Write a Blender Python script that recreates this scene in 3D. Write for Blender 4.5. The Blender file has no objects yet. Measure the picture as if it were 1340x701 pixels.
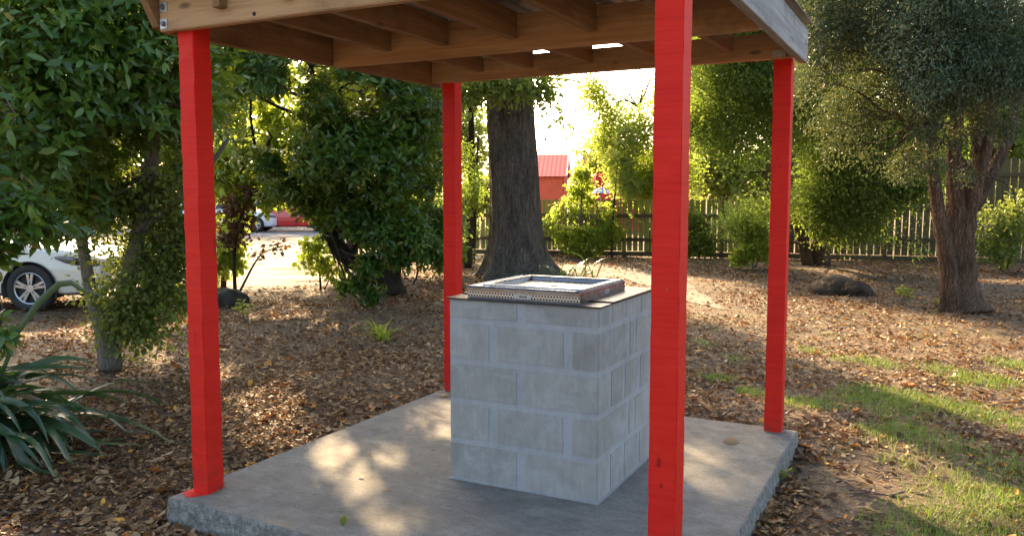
import bpy, bmesh, math, random
import numpy as np
from mathutils import Vector, Matrix

PI = math.pi
S = bpy.context.scene
C = S.collection
RNG = np.random.default_rng(11)
random.seed(5)

# ------------------------------------------------------------------ frames
CAM_Z = 1.5265
PITCH = 0.08746
FPX = 1076.32
A = math.radians(27.037)              # the shelter is turned by this angle
SX, SY = 1.3148, -3.436               # camera spot in shelter coordinates
ca, sa = math.cos(-A), math.sin(-A)


def l2w(x, y, z=0.0):
    dx, dy = x - SX, y - SY
    return (ca * dx - sa * dy, sa * dx + ca * dy, z)


def at(px, py, Y=None, z=None):
    """the world point seen at a photo pixel, at distance Y or height z"""
    a, b = (px - 670) / FPX, (py - 350.5) / FPX
    d = np.array([a, math.cos(PITCH) - b * math.sin(PITCH), -math.sin(PITCH) - b * math.cos(PITCH)])
    t = (z - CAM_Z) / d[2] if z is not None else Y / d[1]
    return np.array([0, 0, CAM_Z]) + t * d


# ------------------------------------------------------------------ tags
def tag(o, label=None, cat=None, group=None, kind=None):
    if label: o['label'] = label
    if cat: o['category'] = cat
    if group: o['group'] = group
    if kind: o['kind'] = kind
    return o


def thing(name, label, cat, loc=(0, 0, 0), rz=0.0, group=None, kind=None):
    o = bpy.data.objects.new(name, None)
    C.objects.link(o)
    o.location = loc
    o.rotation_euler = (0, 0, rz)
    o.empty_display_size = 0.1
    return tag(o, label, cat, group, kind)


# ------------------------------------------------------------------ mesh building (numpy)
class MB:
    def __init__(self):
        self.V, self.F, self.T, self.tint, self.n = [], [], [], [], 0

    def add(self, V, flat, totals, tint=0.5):
        V = np.asarray(V, float).reshape(-1, 3)
        self.V.append(V)
        self.F.append(np.asarray(flat, int) + self.n)
        self.T.append(np.asarray(totals, int))
        t = np.asarray(tint, float)
        self.tint.append(np.full(len(V), float(t)) if t.ndim == 0 else t)
        self.n += len(V)

    def scatter(self, tpl, pos, d, nrm, scale, tint, wide=1.0):
        """copies of a leaf template; d = leaf axis, nrm = rough normal"""
        tv, tf, tt = tpl
        pos = np.asarray(pos); n = len(pos)
        if n == 0: return
        d = d / np.linalg.norm(d, axis=1, keepdims=True)
        x = np.cross(d, nrm); x /= np.linalg.norm(x, axis=1, keepdims=True) + 1e-9
        nn = np.cross(x, d)
        sc = np.broadcast_to(np.asarray(scale, float), (n,))[:, None, None]
        w = np.broadcast_to(np.asarray(wide, float), (n,))[:, None, None]
        V = pos[:, None, :] + sc * (tv[None, :, 0:1] * x[:, None, :] * w + tv[None, :, 1:2] * d[:, None, :] + tv[None, :, 2:3] * nn[:, None, :])
        off = (np.arange(n) * len(tv))[:, None]
        flat = (tf[None, :] + off).ravel()
        self.add(V.reshape(-1, 3), flat, np.tile(tt, n), np.repeat(np.broadcast_to(tint, (n,)), len(tv)))

    def tube(self, pts, rad, sides=8, rough=0.0, seed=0, tint=0.5, lobes=0.0, cap=True):
        P = np.asarray(pts, float); n = len(P)
        R = np.asarray(rad, float) * np.ones(n)
        T = np.gradient(P, axis=0); T /= np.linalg.norm(T, axis=1, keepdims=True) + 1e-9
        up = np.array([1.0, 0, 0]) if abs(T[0][2]) > .6 else np.array([0, 0, 1.0])
        V = []
        u = np.cross(T[0], up); u /= np.linalg.norm(u)
        a = np.arange(sides) * 2 * PI / sides
        rs = np.random.default_rng(seed + 77)
        ph = rs.uniform(0, 6.28, 8)
        for i in range(n):
            u = u - T[i] * (u @ T[i]); u /= np.linalg.norm(u) + 1e-9
            v = np.cross(T[i], u)
            r = R[i] * np.ones(sides)
            if rough:
                r = r * (1 + rough * (np.sin(3 * a + ph[0] + i * .22) * .5 + np.sin(5 * a + ph[1] - i * .17) * .35 + np.sin(8 * a + ph[2] + i * .31) * .25 + rs.normal(0, .25, sides)))
            V.append(P[i] + r[:, None] * (np.cos(a)[:, None] * u + np.sin(a)[:, None] * v))
        V = np.concatenate(V)
        i, j = np.meshgrid(np.arange(n - 1), np.arange(sides), indexing='ij')
        j2 = (j + 1) % sides
        q = np.stack([i * sides + j, i * sides + j2, (i + 1) * sides + j2, (i + 1) * sides + j], -1).reshape(-1, 4)
        flat = list(q.ravel()); tot = [4] * len(q)
        if cap:
            flat += list(range(sides))[::-1] + [(n - 1) * sides + k for k in range(sides)]
            tot += [sides, sides]
        self.add(V, flat, tot, tint)

    def box(self, lo, hi, tint=0.5):
        x0, y0, z0 = lo; x1, y1, z1 = hi
        V = [(x0, y0, z0), (x1, y0, z0), (x1, y1, z0), (x0, y1, z0), (x0, y0, z1), (x1, y0, z1), (x1, y1, z1), (x0, y1, z1)]
        F = [0, 3, 2, 1, 4, 5, 6, 7, 0, 1, 5, 4, 1, 2, 6, 5, 2, 3, 7, 6, 3, 0, 4, 7]
        self.add(V, F, [4] * 6, tint)

    def obb(self, c, ax, ay, az, tint=0.5):
        c, ax, ay, az = (np.asarray(v, float) for v in (c, ax, ay, az))
        s = [(-1, -1, -1), (1, -1, -1), (1, 1, -1), (-1, 1, -1), (-1, -1, 1), (1, -1, 1), (1, 1, 1), (-1, 1, 1)]
        self.add([c + a * ax + b * ay + d * az for a, b, d in s], [0, 3, 2, 1, 4, 5, 6, 7, 0, 1, 5, 4, 1, 2, 6, 5, 2, 3, 7, 6, 3, 0, 4, 7], [4] * 6, tint)

    def build(self, name, mat, parent=None, smooth=False, bevel=0.0):
        me = bpy.data.meshes.new(name)
        V = np.concatenate(self.V); F = np.concatenate(self.F); T = np.concatenate(self.T)
        me.vertices.add(len(V)); me.vertices.foreach_set('co', V.astype(np.float32).ravel())
        me.loops.add(len(F)); me.loops.foreach_set('vertex_index', F.astype(np.int32))
        me.polygons.add(len(T))
        st = np.zeros(len(T), np.int32); st[1:] = np.cumsum(T)[:-1]
        me.polygons.foreach_set('loop_start', st)
        me.polygons.foreach_set('loop_total', T.astype(np.int32))
        me.polygons.foreach_set('use_smooth', np.full(len(T), smooth))
        at_ = me.attributes.new('tint', 'FLOAT', 'POINT')
        at_.data.foreach_set('value', np.concatenate(self.tint).astype(np.float32))
        me.update(calc_edges=True); me.validate()
        if bevel:
            bm = bmesh.new(); bm.from_mesh(me)
            bmesh.ops.bevel(bm, geom=bm.edges[:], offset=bevel, segments=2, affect='EDGES', clamp_overlap=True)
            bm.to_mesh(me); bm.free()
        o = bpy.data.objects.new(name, me)
        C.objects.link(o)
        if mat: me.materials.append(mat)
        if parent: o.parent = parent
        return o


def boxpart(name, lo, hi, mat, parent, bevel=0.004):
    m = MB(); m.box(lo, hi)
    return m.build(name, mat, parent, bevel=bevel)


def bm_obj(name, bm, mat, parent=None, smooth=False):
    me = bpy.data.meshes.new(name)
    bm.to_mesh(me); bm.free()
    if smooth:
        for p in me.polygons: p.use_smooth = True
    me.materials.append(mat)
    o = bpy.data.objects.new(name, me); C.objects.link(o)
    if parent: o.parent = parent
    return o


def noise3(p, freq, seed):
    """cheap smooth noise in -1..1: a sum of random sine waves"""
    rs = np.random.default_rng(seed)
    p = np.asarray(p, float)
    out = np.zeros(p.shape[:-1])
    for k in range(7):
        d = rs.normal(size=3); d /= np.linalg.norm(d)
        out += np.sin(p @ d * freq * rs.uniform(.7, 1.5) + rs.uniform(0, 6.28))
    return out / 3.2


# ------------------------------------------------------------------ materials
def newmat(name):
    m = bpy.data.materials.new(name); m.use_nodes = True
    nt = m.node_tree
    b = nt.nodes['Principled BSDF']
    return m, nt, b


def N(nt, typ, **kw):
    n = nt.nodes.new(typ)
    for k, v in kw.items():
        if k.startswith('i_'):
            n.inputs[k[2:].replace('_', ' ')].default_value = v
        else:
            setattr(n, k, v)
    return n


def ramp(nt, src, stops):
    r = nt.nodes.new('ShaderNodeValToRGB')
    e = r.color_ramp.elements
    while len(e) < len(stops): e.new(0.5)
    for k, (p, c) in enumerate(stops):
        e[k].position = p
        e[k].color = (*c, 1) if len(c) == 3 else c
    nt.links.new(src, r.inputs[0])
    return r.outputs[0]


def coords(nt, scale=(1, 1, 1), kind='Object', rot=(0, 0, 0)):
    tc = nt.nodes.new('ShaderNodeTexCoord')
    mp = nt.nodes.new('ShaderNodeMapping')
    mp.inputs['Scale'].default_value = scale
    mp.inputs['Rotation'].default_value = rot
    nt.links.new(tc.outputs[kind], mp.inputs[0])
    return mp.outputs[0]


def noise(nt, vec, scale, detail=6, rough=.6, dist=0.0):
    n = N(nt, 'ShaderNodeTexNoise')
    n.inputs['Scale'].default_value = scale
    n.inputs['Detail'].default_value = detail
    n.inputs['Roughness'].default_value = rough
    n.inputs['Distortion'].default_value = dist
    if vec is not None: nt.links.new(vec, n.inputs['Vector'])
    return n.outputs['Fac']


def mix(nt, fac, a, b, mode='MIX'):
    m = nt.nodes.new('ShaderNodeMix'); m.data_type = 'RGBA'; m.blend_type = mode
    for val, idx in ((fac, 0), (a, 6), (b, 7)):
        if isinstance(val, (int, float)): m.inputs[idx].default_value = val
        elif isinstance(val, tuple): m.inputs[idx].default_value = (*val, 1)
        else: nt.links.new(val, m.inputs[idx])
    return m.outputs[2]


def bump(nt, b, h, strength=.4, dist=.01):
    n = nt.nodes.new('ShaderNodeBump')
    n.inputs['Strength'].default_value = strength
    n.inputs['Distance'].default_value = dist
    nt.links.new(h, n.inputs['Height'])
    nt.links.new(n.outputs[0], b.inputs['Normal'])


def attr(nt, name='tint'):
    a = nt.nodes.new('ShaderNodeAttribute'); a.attribute_name = name
    return a.outputs['Fac']


def leafmat(name, stops, trans, weight=.35, rough=.42, spec=.4):
    m, nt, b = newmat(name)
    t = attr(nt)
    col = ramp(nt, t, stops)
    nt.links.new(col, b.inputs['Base Color'])
    b.inputs['Roughness'].default_value = rough
    b.inputs['Specular IOR Level'].default_value = spec
    tr = nt.nodes.new('ShaderNodeBsdfTranslucent')
    tcol = mix(nt, .75, col, trans)
    nt.links.new(tcol, tr.inputs[0])
    ms = nt.nodes.new('ShaderNodeMixShader'); ms.inputs[0].default_value = weight
    nt.links.new(b.outputs[0], ms.inputs[1]); nt.links.new(tr.outputs[0], ms.inputs[2])
    nt.links.new(ms.outputs[0], nt.nodes['Material Output'].inputs[0])
    return m


def flat(name, col, rough=.6, metal=0.0, var=.25, scale=12.0, bmp=.15, spec=.5):
    """a plain surface with wear: noise in the colour, the gloss and the relief"""
    m, nt, b = newmat(name)
    v = coords(nt)
    f = noise(nt, v, scale)
    lo = tuple(c * (1 - var) for c in col); hi = tuple(min(1, c * (1 + var)) for c in col)
    nt.links.new(ramp(nt, f, [(.3, lo), (.7, hi)]), b.inputs['Base Color'])
    b.inputs['Roughness'].default_value = rough
    b.inputs['Metallic'].default_value = metal
    b.inputs['Specular IOR Level'].default_value = spec
    if bmp: bump(nt, b, noise(nt, v, scale * 6), bmp, .003)
    return m


def red_paint():
    m, nt, b = newmat('red_paint')
    saw = noise(nt, coords(nt, (3, 3, 90)), 1.0, 4, .6, .3)
    saw2 = noise(nt, coords(nt, (1.2, 1.2, 22)), 1.0, 3, .6)
    big = noise(nt, coords(nt), 5, 4)
    c = ramp(nt, saw, [(.32, (.58, .010, .006)), (.55, (.72, .021, .008)), (.8, (.76, .024, .014))])
    c = mix(nt, .35, c, ramp(nt, saw2, [(.35, (.60, .010, .006)), (.65, (.76, .024, .009))]))
    c = mix(nt, .25, c, ramp(nt, big, [(.35, (.62, .012, .008)), (.7, (.78, .03, .02))]))
    kn = N(nt, 'ShaderNodeTexVoronoi'); kn.inputs['Scale'].default_value = 1.0
    nt.links.new(coords(nt, (6, 6, 1.6)), kn.inputs['Vector'])
    c = mix(nt, ramp(nt, kn.outputs['Distance'], [(.06, (.55,) * 3), (.13, (0,) * 3)]), c, (.30, .006, .008))
    tc = nt.nodes.new('ShaderNodeTexCoord')
    for kx, ky, kz, kr in ((.500, -.714, .60, .055), (.512, -.714, .52, .035), (.50, 1.5675, 1.74, .035), (.515, 1.5675, 1.70, .022), (-1.74, -.714, 1.2, .02), (-1.69, -.66, .75, .025)):
        vm = nt.nodes.new('ShaderNodeVectorMath'); vm.operation = 'SUBTRACT'
        nt.links.new(tc.outputs['Object'], vm.inputs[0]); vm.inputs[1].default_value = (kx, ky, kz)
        vs_ = nt.nodes.new('ShaderNodeVectorMath'); vs_.operation = 'MULTIPLY'
        nt.links.new(vm.outputs[0], vs_.inputs[0]); vs_.inputs[1].default_value = (1.4 / kr, 1.4 / kr, .75 / kr)
        ln = nt.nodes.new('ShaderNodeVectorMath'); ln.operation = 'LENGTH'; nt.links.new(vs_.outputs[0], ln.inputs[0])
        ad = nt.nodes.new('ShaderNodeMath'); ad.operation = 'MULTIPLY_ADD'
        nt.links.new(noise(nt, coords(nt, (40, 40, 18)), 1.0, 4, .7), ad.inputs[0]); ad.inputs[1].default_value = 1.5
        nt.links.new(ln.outputs['Value'], ad.inputs[2])
        c = mix(nt, ramp(nt, ad.outputs[0], [(.95, (.75,) * 3), (1.0, (0,) * 3)]) if False else ramp(nt, ad.outputs[0], [(.80, (.8,) * 3), (.99, (0,) * 3)]), c, (.26, .006, .006))
    # scuffs of soil low on the posts
    sp = nt.nodes.new('ShaderNodeSeparateXYZ'); nt.links.new(tc.outputs['Object'], sp.inputs[0])
    lowz = ramp(nt, sp.outputs[2], [(.13, (1,) * 3), (.42, (0,) * 3)])
    sc = mix(nt, 1.0, lowz, ramp(nt, noise(nt, coords(nt), 26, 6, .75), [(.48, (0,) * 3), (.62, (.7,) * 3)]), 'MULTIPLY')
    c = mix(nt, sc, c, (.30, .05, .035))
    chip = ramp(nt, noise(nt, coords(nt, (1, 1, .6)), 75, 3, .6), [(.70, (0,) * 3), (.73, (.8,) * 3)])
    c = mix(nt, chip, c, (.36, .10, .07))
    nt.links.new(c, b.inputs['Base Color'])
    b.inputs['Roughness'].default_value = .6
    b.inputs['Specular IOR Level'].default_value = .22
    h = mix(nt, .4, saw, saw2)
    bump(nt, b, h, .45, .004)
    return m


def timber(name, axis, cols, rough=.75, strength=.35):
    m, nt, b = newmat(name)
    s = [46, 46, 46]; s[axis] = 2.2
    s2 = [9, 9, 9]; s2[axis] = .7
    grain = noise(nt, coords(nt, tuple(s)), 1.0, 6, .65, .8)
    tone = noise(nt, coords(nt, tuple(s2)), 1.0, 4, .55, 1.5)
    c = mix(nt, .55, ramp(nt, grain, [(.3, cols[0]), (.5, cols[1]), (.72, cols[2])]), ramp(nt, tone, [(.3, cols[0]), (.55, cols[1]), (.75, cols[2])]))
    kv = [7, 7, 7]; kv[axis] = 2.4
    kn = N(nt, 'ShaderNodeTexVoronoi'); kn.inputs['Scale'].default_value = 1.0
    nt.links.new(coords(nt, tuple(kv)), kn.inputs['Vector'])
    c = mix(nt, ramp(nt, kn.outputs['Distance'], [(.05, (.8,) * 3), (.12, (0,) * 3)]), c, tuple(x * .35 for x in cols[0]))
    stain = noise(nt, coords(nt), 3.1, 5, .7)
    c = mix(nt, ramp(nt, stain, [(.52, (0,) * 3), (.75, (.6,) * 3)]), c, tuple(x * .45 for x in cols[0]))
    nt.links.new(c, b.inputs['Base Color'])
    b.inputs['Roughness'].default_value = rough
    bump(nt, b, grain, strength, .004)
    return m


def concrete():
    m, nt, b = newmat('slab_concrete')
    v = coords(nt)
    big = noise(nt, v, 1.6, 8, .65, .5)
    mid = noise(nt, v, 7, 8, .7, .4)
    fine = noise(nt, v, 90, 6, .7)
    tro = noise(nt, coords(nt, (7, 15, 7), rot=(0, 0, .5)), 1.0, 6, .7, .8)
    c = ramp(nt, big, [(.3, (.105, .097, .083)), (.5, (.18, .17, .15)), (.7, (.26, .25, .225))])
    c = mix(nt, .5, c, ramp(nt, mid, [(.3, (.08, .074, .063)), (.5, (.185, .176, .156)), (.72, (.32, .31, .28))]))
    c = mix(nt, .35, c, ramp(nt, tro, [(.35, (.13, .125, .115)), (.65, (.32, .312, .295))]))
    c = mix(nt, ramp(nt, fine, [(.57, (0,) * 3), (.66, (.75,) * 3)]), c, (.06, .056, .05))
    geo = nt.nodes.new('ShaderNodeNewGeometry')
    sx = nt.nodes.new('ShaderNodeSeparateXYZ'); nt.links.new(geo.outputs['Normal'], sx.inputs[0])
    side = ramp(nt, sx.outputs[2], [(.3, (.85,) * 3), (.8, (0,) * 3)])
    agg = noise(nt, v, 34, 7, .75)
    c = mix(nt, side, c, ramp(nt, agg, [(.36, (.09, .085, .07)), (.5, (.22, .21, .18)), (.66, (.40, .39, .36))]))
    dirt = noise(nt, v, 2.6, 7, .75, 1.0)
    c = mix(nt, ramp(nt, dirt, [(.55, (0,) * 3), (.72, (.5,) * 3)]), c, (.15, .12, .085))
    pv = N(nt, 'ShaderNodeTexVoronoi'); pv.inputs['Scale'].default_value = 38
    nt.links.new(v, pv.inputs['Vector'])
    pits = mix(nt, 1.0, ramp(nt, pv.outputs['Distance'], [(.10, (1,) * 3), (.2, (0,) * 3)]), ramp(nt, mid, [(.5, (0,) * 3), (.6, (.8,) * 3)]), 'MULTIPLY')
    c = mix(nt, pits, c, (.05, .046, .04))
    nt.links.new(c, b.inputs['Base Color'])
    b.inputs['Roughness'].default_value = .85
    b.inputs['Specular IOR Level'].default_value = .3
    bump(nt, b, mix(nt, .5, mid, fine), .8, .02)
    return m


def block(name, lo, mid_, hi):
    m, nt, b = newmat(name)
    v = coords(nt)
    t = attr(nt)
    streak = noise(nt, coords(nt, (38, 38, 8)), 1.0, 6, .75)
    blot = noise(nt, v, 6, 7, .65, .4)
    pit = noise(nt, v, 130, 4, .7)
    c = ramp(nt, blot, [(.3, lo), (.52, mid_), (.75, hi)])
    c = mix(nt, .45, c, ramp(nt, streak, [(.3, lo), (.55, mid_), (.75, hi)]))
    c = mix(nt, .28, c, ramp(nt, t, [(0, lo), (.5, mid_), (1, hi)]))
    smear = noise(nt, v, 4.2, 6, .7, .8)
    c = mix(nt, ramp(nt, smear, [(.5, (0,) * 3), (.68, (.6,) * 3)]), c, (.42, .425, .425))
    c = mix(nt, ramp(nt, pit, [(.63, (0,) * 3), (.7, (.5,) * 3)]), c, tuple(x * .45 for x in lo))
    nt.links.new(c, b.inputs['Base Color'])
    b.inputs['Roughness'].default_value = .9
    b.inputs['Specular IOR Level'].default_value = .25
    bump(nt, b, mix(nt, .6, streak, pit), .5, .006)
    return m


def steel(name, col=(.55, .55, .56), rough=.3, axis=0):
    m, nt, b = newmat(name)
    s = [160, 160, 160]; s[axis] = 3
    f = noise(nt, coords(nt, tuple(s)), 1.0, 3)
    g = noise(nt, coords(nt), 9, 6, .7)
    nt.links.new(ramp(nt, g, [(.35, tuple(c * .75 for c in col)), (.65, col)]), b.inputs['Base Color'])
    b.inputs['Metallic'].default_value = 1
    nt.links.new(ramp(nt, mix(nt, .5, f, g), [(.3, (rough * .7,) * 3), (.7, (min(1, rough * 1.5),) * 3)]), b.inputs['Roughness'])
    return m


def perforated():
    m, nt, b = newmat('perforated_steel')
    tc = nt.nodes.new('ShaderNodeTexCoord')
    sep = nt.nodes.new('ShaderNodeSeparateXYZ'); nt.links.new(tc.outputs['Object'], sep.inputs[0])

    def mth(op, a, bb=None):
        n = nt.nodes.new('ShaderNodeMath'); n.operation = op
        for k, val in enumerate((a, bb)):
            if val is None: continue
            if isinstance(val, (int, float)): n.inputs[k].default_value = val
            else: nt.links.new(val, n.inputs[k])
        return n.outputs[0]
    pitch = .0155
    u = mth('DIVIDE', mth('ADD', sep.outputs[0], sep.outputs[1]), pitch)
    w = mth('DIVIDE', sep.outputs[2], pitch * .87)
    row = mth('FLOOR', w)
    sh = mth('MULTIPLY', mth('MODULO', row, 2), .5)
    fu = mth('SUBTRACT', mth('FRACT', mth('ADD', u, sh)), .5)
    fw = mth('SUBTRACT', mth('FRACT', w), .5)
    r = mth('SQRT', mth('ADD', mth('MULTIPLY', fu, fu), mth('MULTIPLY', fw, fw)))
    hole = mth('LESS_THAN', r, .33)
    nt.links.new(mix(nt, hole, (.6, .6, .6), (.012, .012, .012)), b.inputs['Base Color'])
    nt.links.new(mth('SUBTRACT', 1.0, hole), b.inputs['Metallic'])
    b.inputs['Roughness'].default_value = .35
    return m


def bark(name, lo, mid_, hi, vs=1.0, strength=.8):
    m, nt, b = newmat(name)
    f = noise(nt, coords(nt, (22 * vs, 22 * vs, 3.2 * vs)), 1.0, 8, .7, .7)
    g = noise(nt, coords(nt, (5, 5, 2)), 1.0, 5, .6)
    vo = N(nt, 'ShaderNodeTexVoronoi', feature='DISTANCE_TO_EDGE'); vo.inputs['Scale'].default_value = 1.0
    wv = N(nt, 'ShaderNodeTexNoise'); wv.inputs['Scale'].default_value = 9; wv.inputs['Detail'].default_value = 5
    va = nt.nodes.new('ShaderNodeVectorMath'); va.operation = 'MULTIPLY_ADD'
    nt.links.new(coords(nt), wv.inputs['Vector'])
    nt.links.new(wv.outputs['Color'], va.inputs[0]); va.inputs[1].default_value = (2.4, 2.4, 2.4)
    nt.links.new(coords(nt, (24 * vs, 24 * vs, 2.6 * vs)), va.inputs[2])
    nt.links.new(va.outputs[0], vo.inputs['Vector'])
    cr = ramp(nt, vo.outputs['Distance'], [(.0, (0,) * 3), (.18, (1,) * 3)])
    c = ramp(nt, f, [(.3, lo), (.5, mid_), (.72, hi)])
    c = mix(nt, .4, c, ramp(nt, g, [(.35, lo), (.65, hi)]))
    c = mix(nt, ramp(nt, cr, [(.0, (.6,) * 3), (.6, (0,) * 3)]), c, tuple(x * .5 for x in lo))
    nt.links.new(c, b.inputs['Base Color'])
    b.inputs['Roughness'].default_value = .9
    b.inputs['Specular IOR Level'].default_value = .2
    bump(nt, b, mix(nt, .5, f, cr), strength, .03)
    return m


def ground_mat():
    m, nt, b = newmat('mulch_soil')
    v = coords(nt)
    big = noise(nt, v, .9, 6, .6)
    mid_ = noise(nt, v, 6, 8, .7, .5)
    fine = noise(nt, v, 110, 7, .8)
    vo = N(nt, 'ShaderNodeTexVoronoi'); vo.inputs['Scale'].default_value = 48
    nt.links.new(coords(nt, (1, 1.2, 1), rot=(0, 0, .7)), vo.inputs['Vector'])
    sepc = nt.nodes.new('ShaderNodeSeparateColor'); nt.links.new(vo.outputs['Color'], sepc.inputs[0])
    soil = ramp(nt, mid_, [(.3, (.032, .024, .017)), (.5, (.075, .055, .039)), (.75, (.145, .11, .078))])
    lit = ramp(nt, sepc.outputs[0], [(.1, (.05, .036, .024)), (.45, (.13, .085, .05)), (.75, (.25, .165, .09)), (.95, (.36, .27, .17))])
    c = mix(nt, ramp(nt, big, [(.35, (.25,) * 3), (.6, (.7,) * 3)]), soil, lit)
    c = mix(nt, .4, c, ramp(nt, fine, [(.3, (.04, .03, .022)), (.7, (.21, .16, .11))]))
    nt.links.new(c, b.inputs['Base Color'])
    b.inputs['Roughness'].default_value = .95
    b.inputs['Specular IOR Level'].default_value = .15
    bump(nt, b, mix(nt, .3, fine, vo.outputs['Distance']), .7, .008)
    return m


def gravel_mat(name, lo, hi, scale=60):
    m, nt, b = newmat(name)
    v = coords(nt)
    vo = N(nt, 'ShaderNodeTexVoronoi'); vo.inputs['Scale'].default_value = scale
    nt.links.new(v, vo.inputs['Vector'])
    sepc = nt.nodes.new('ShaderNodeSeparateColor'); nt.links.new(vo.outputs['Color'], sepc.inputs[0])
    big = noise(nt, v, .7, 7, .65)
    c = mix(nt, .45, ramp(nt, sepc.outputs[0], [(0, lo), (1, hi)]), ramp(nt, big, [(.35, lo), (.65, hi)]))
    nt.links.new(c, b.inputs['Base Color'])
    b.inputs['Roughness'].default_value = .95
    bump(nt, b, vo.outputs['Distance'], .5, .01)
    return m


def ribbed(name, col, scale, axis=0, rough=.45):
    m, nt, b = newmat(name)
    v = coords(nt)
    f = noise(nt, v, 2.2, 5)
    nt.links.new(ramp(nt, f, [(.3, tuple(c * .8 for c in col)), (.7, col)]), b.inputs['Base Color'])
    b.inputs['Roughness'].default_value = rough
    return m


def glass(name='dark_glass'):
    m, nt, b = newmat(name)
    f = noise(nt, coords(nt), 3, 3)
    nt.links.new(ramp(nt, f, [(.3, (.015, .018, .02)), (.7, (.03, .035, .04))]), b.inputs['Base Color'])
    b.inputs['Roughness'].default_value = .05
    b.inputs['Specular IOR Level'].default_value = .8
    return m


def car_paint(name, col):
    m, nt, b = newmat(name)
    f = noise(nt, coords(nt), 1.3, 4)
    nt.links.new(ramp(nt, f, [(.3, tuple(c * .93 for c in col)), (.7, col)]), b.inputs['Base Color'])
    b.inputs['Roughness'].default_value = .28
    b.inputs['Coat Weight'].default_value = .8
    b.inputs['Coat Roughness'].default_value = .06
    return m


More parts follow.
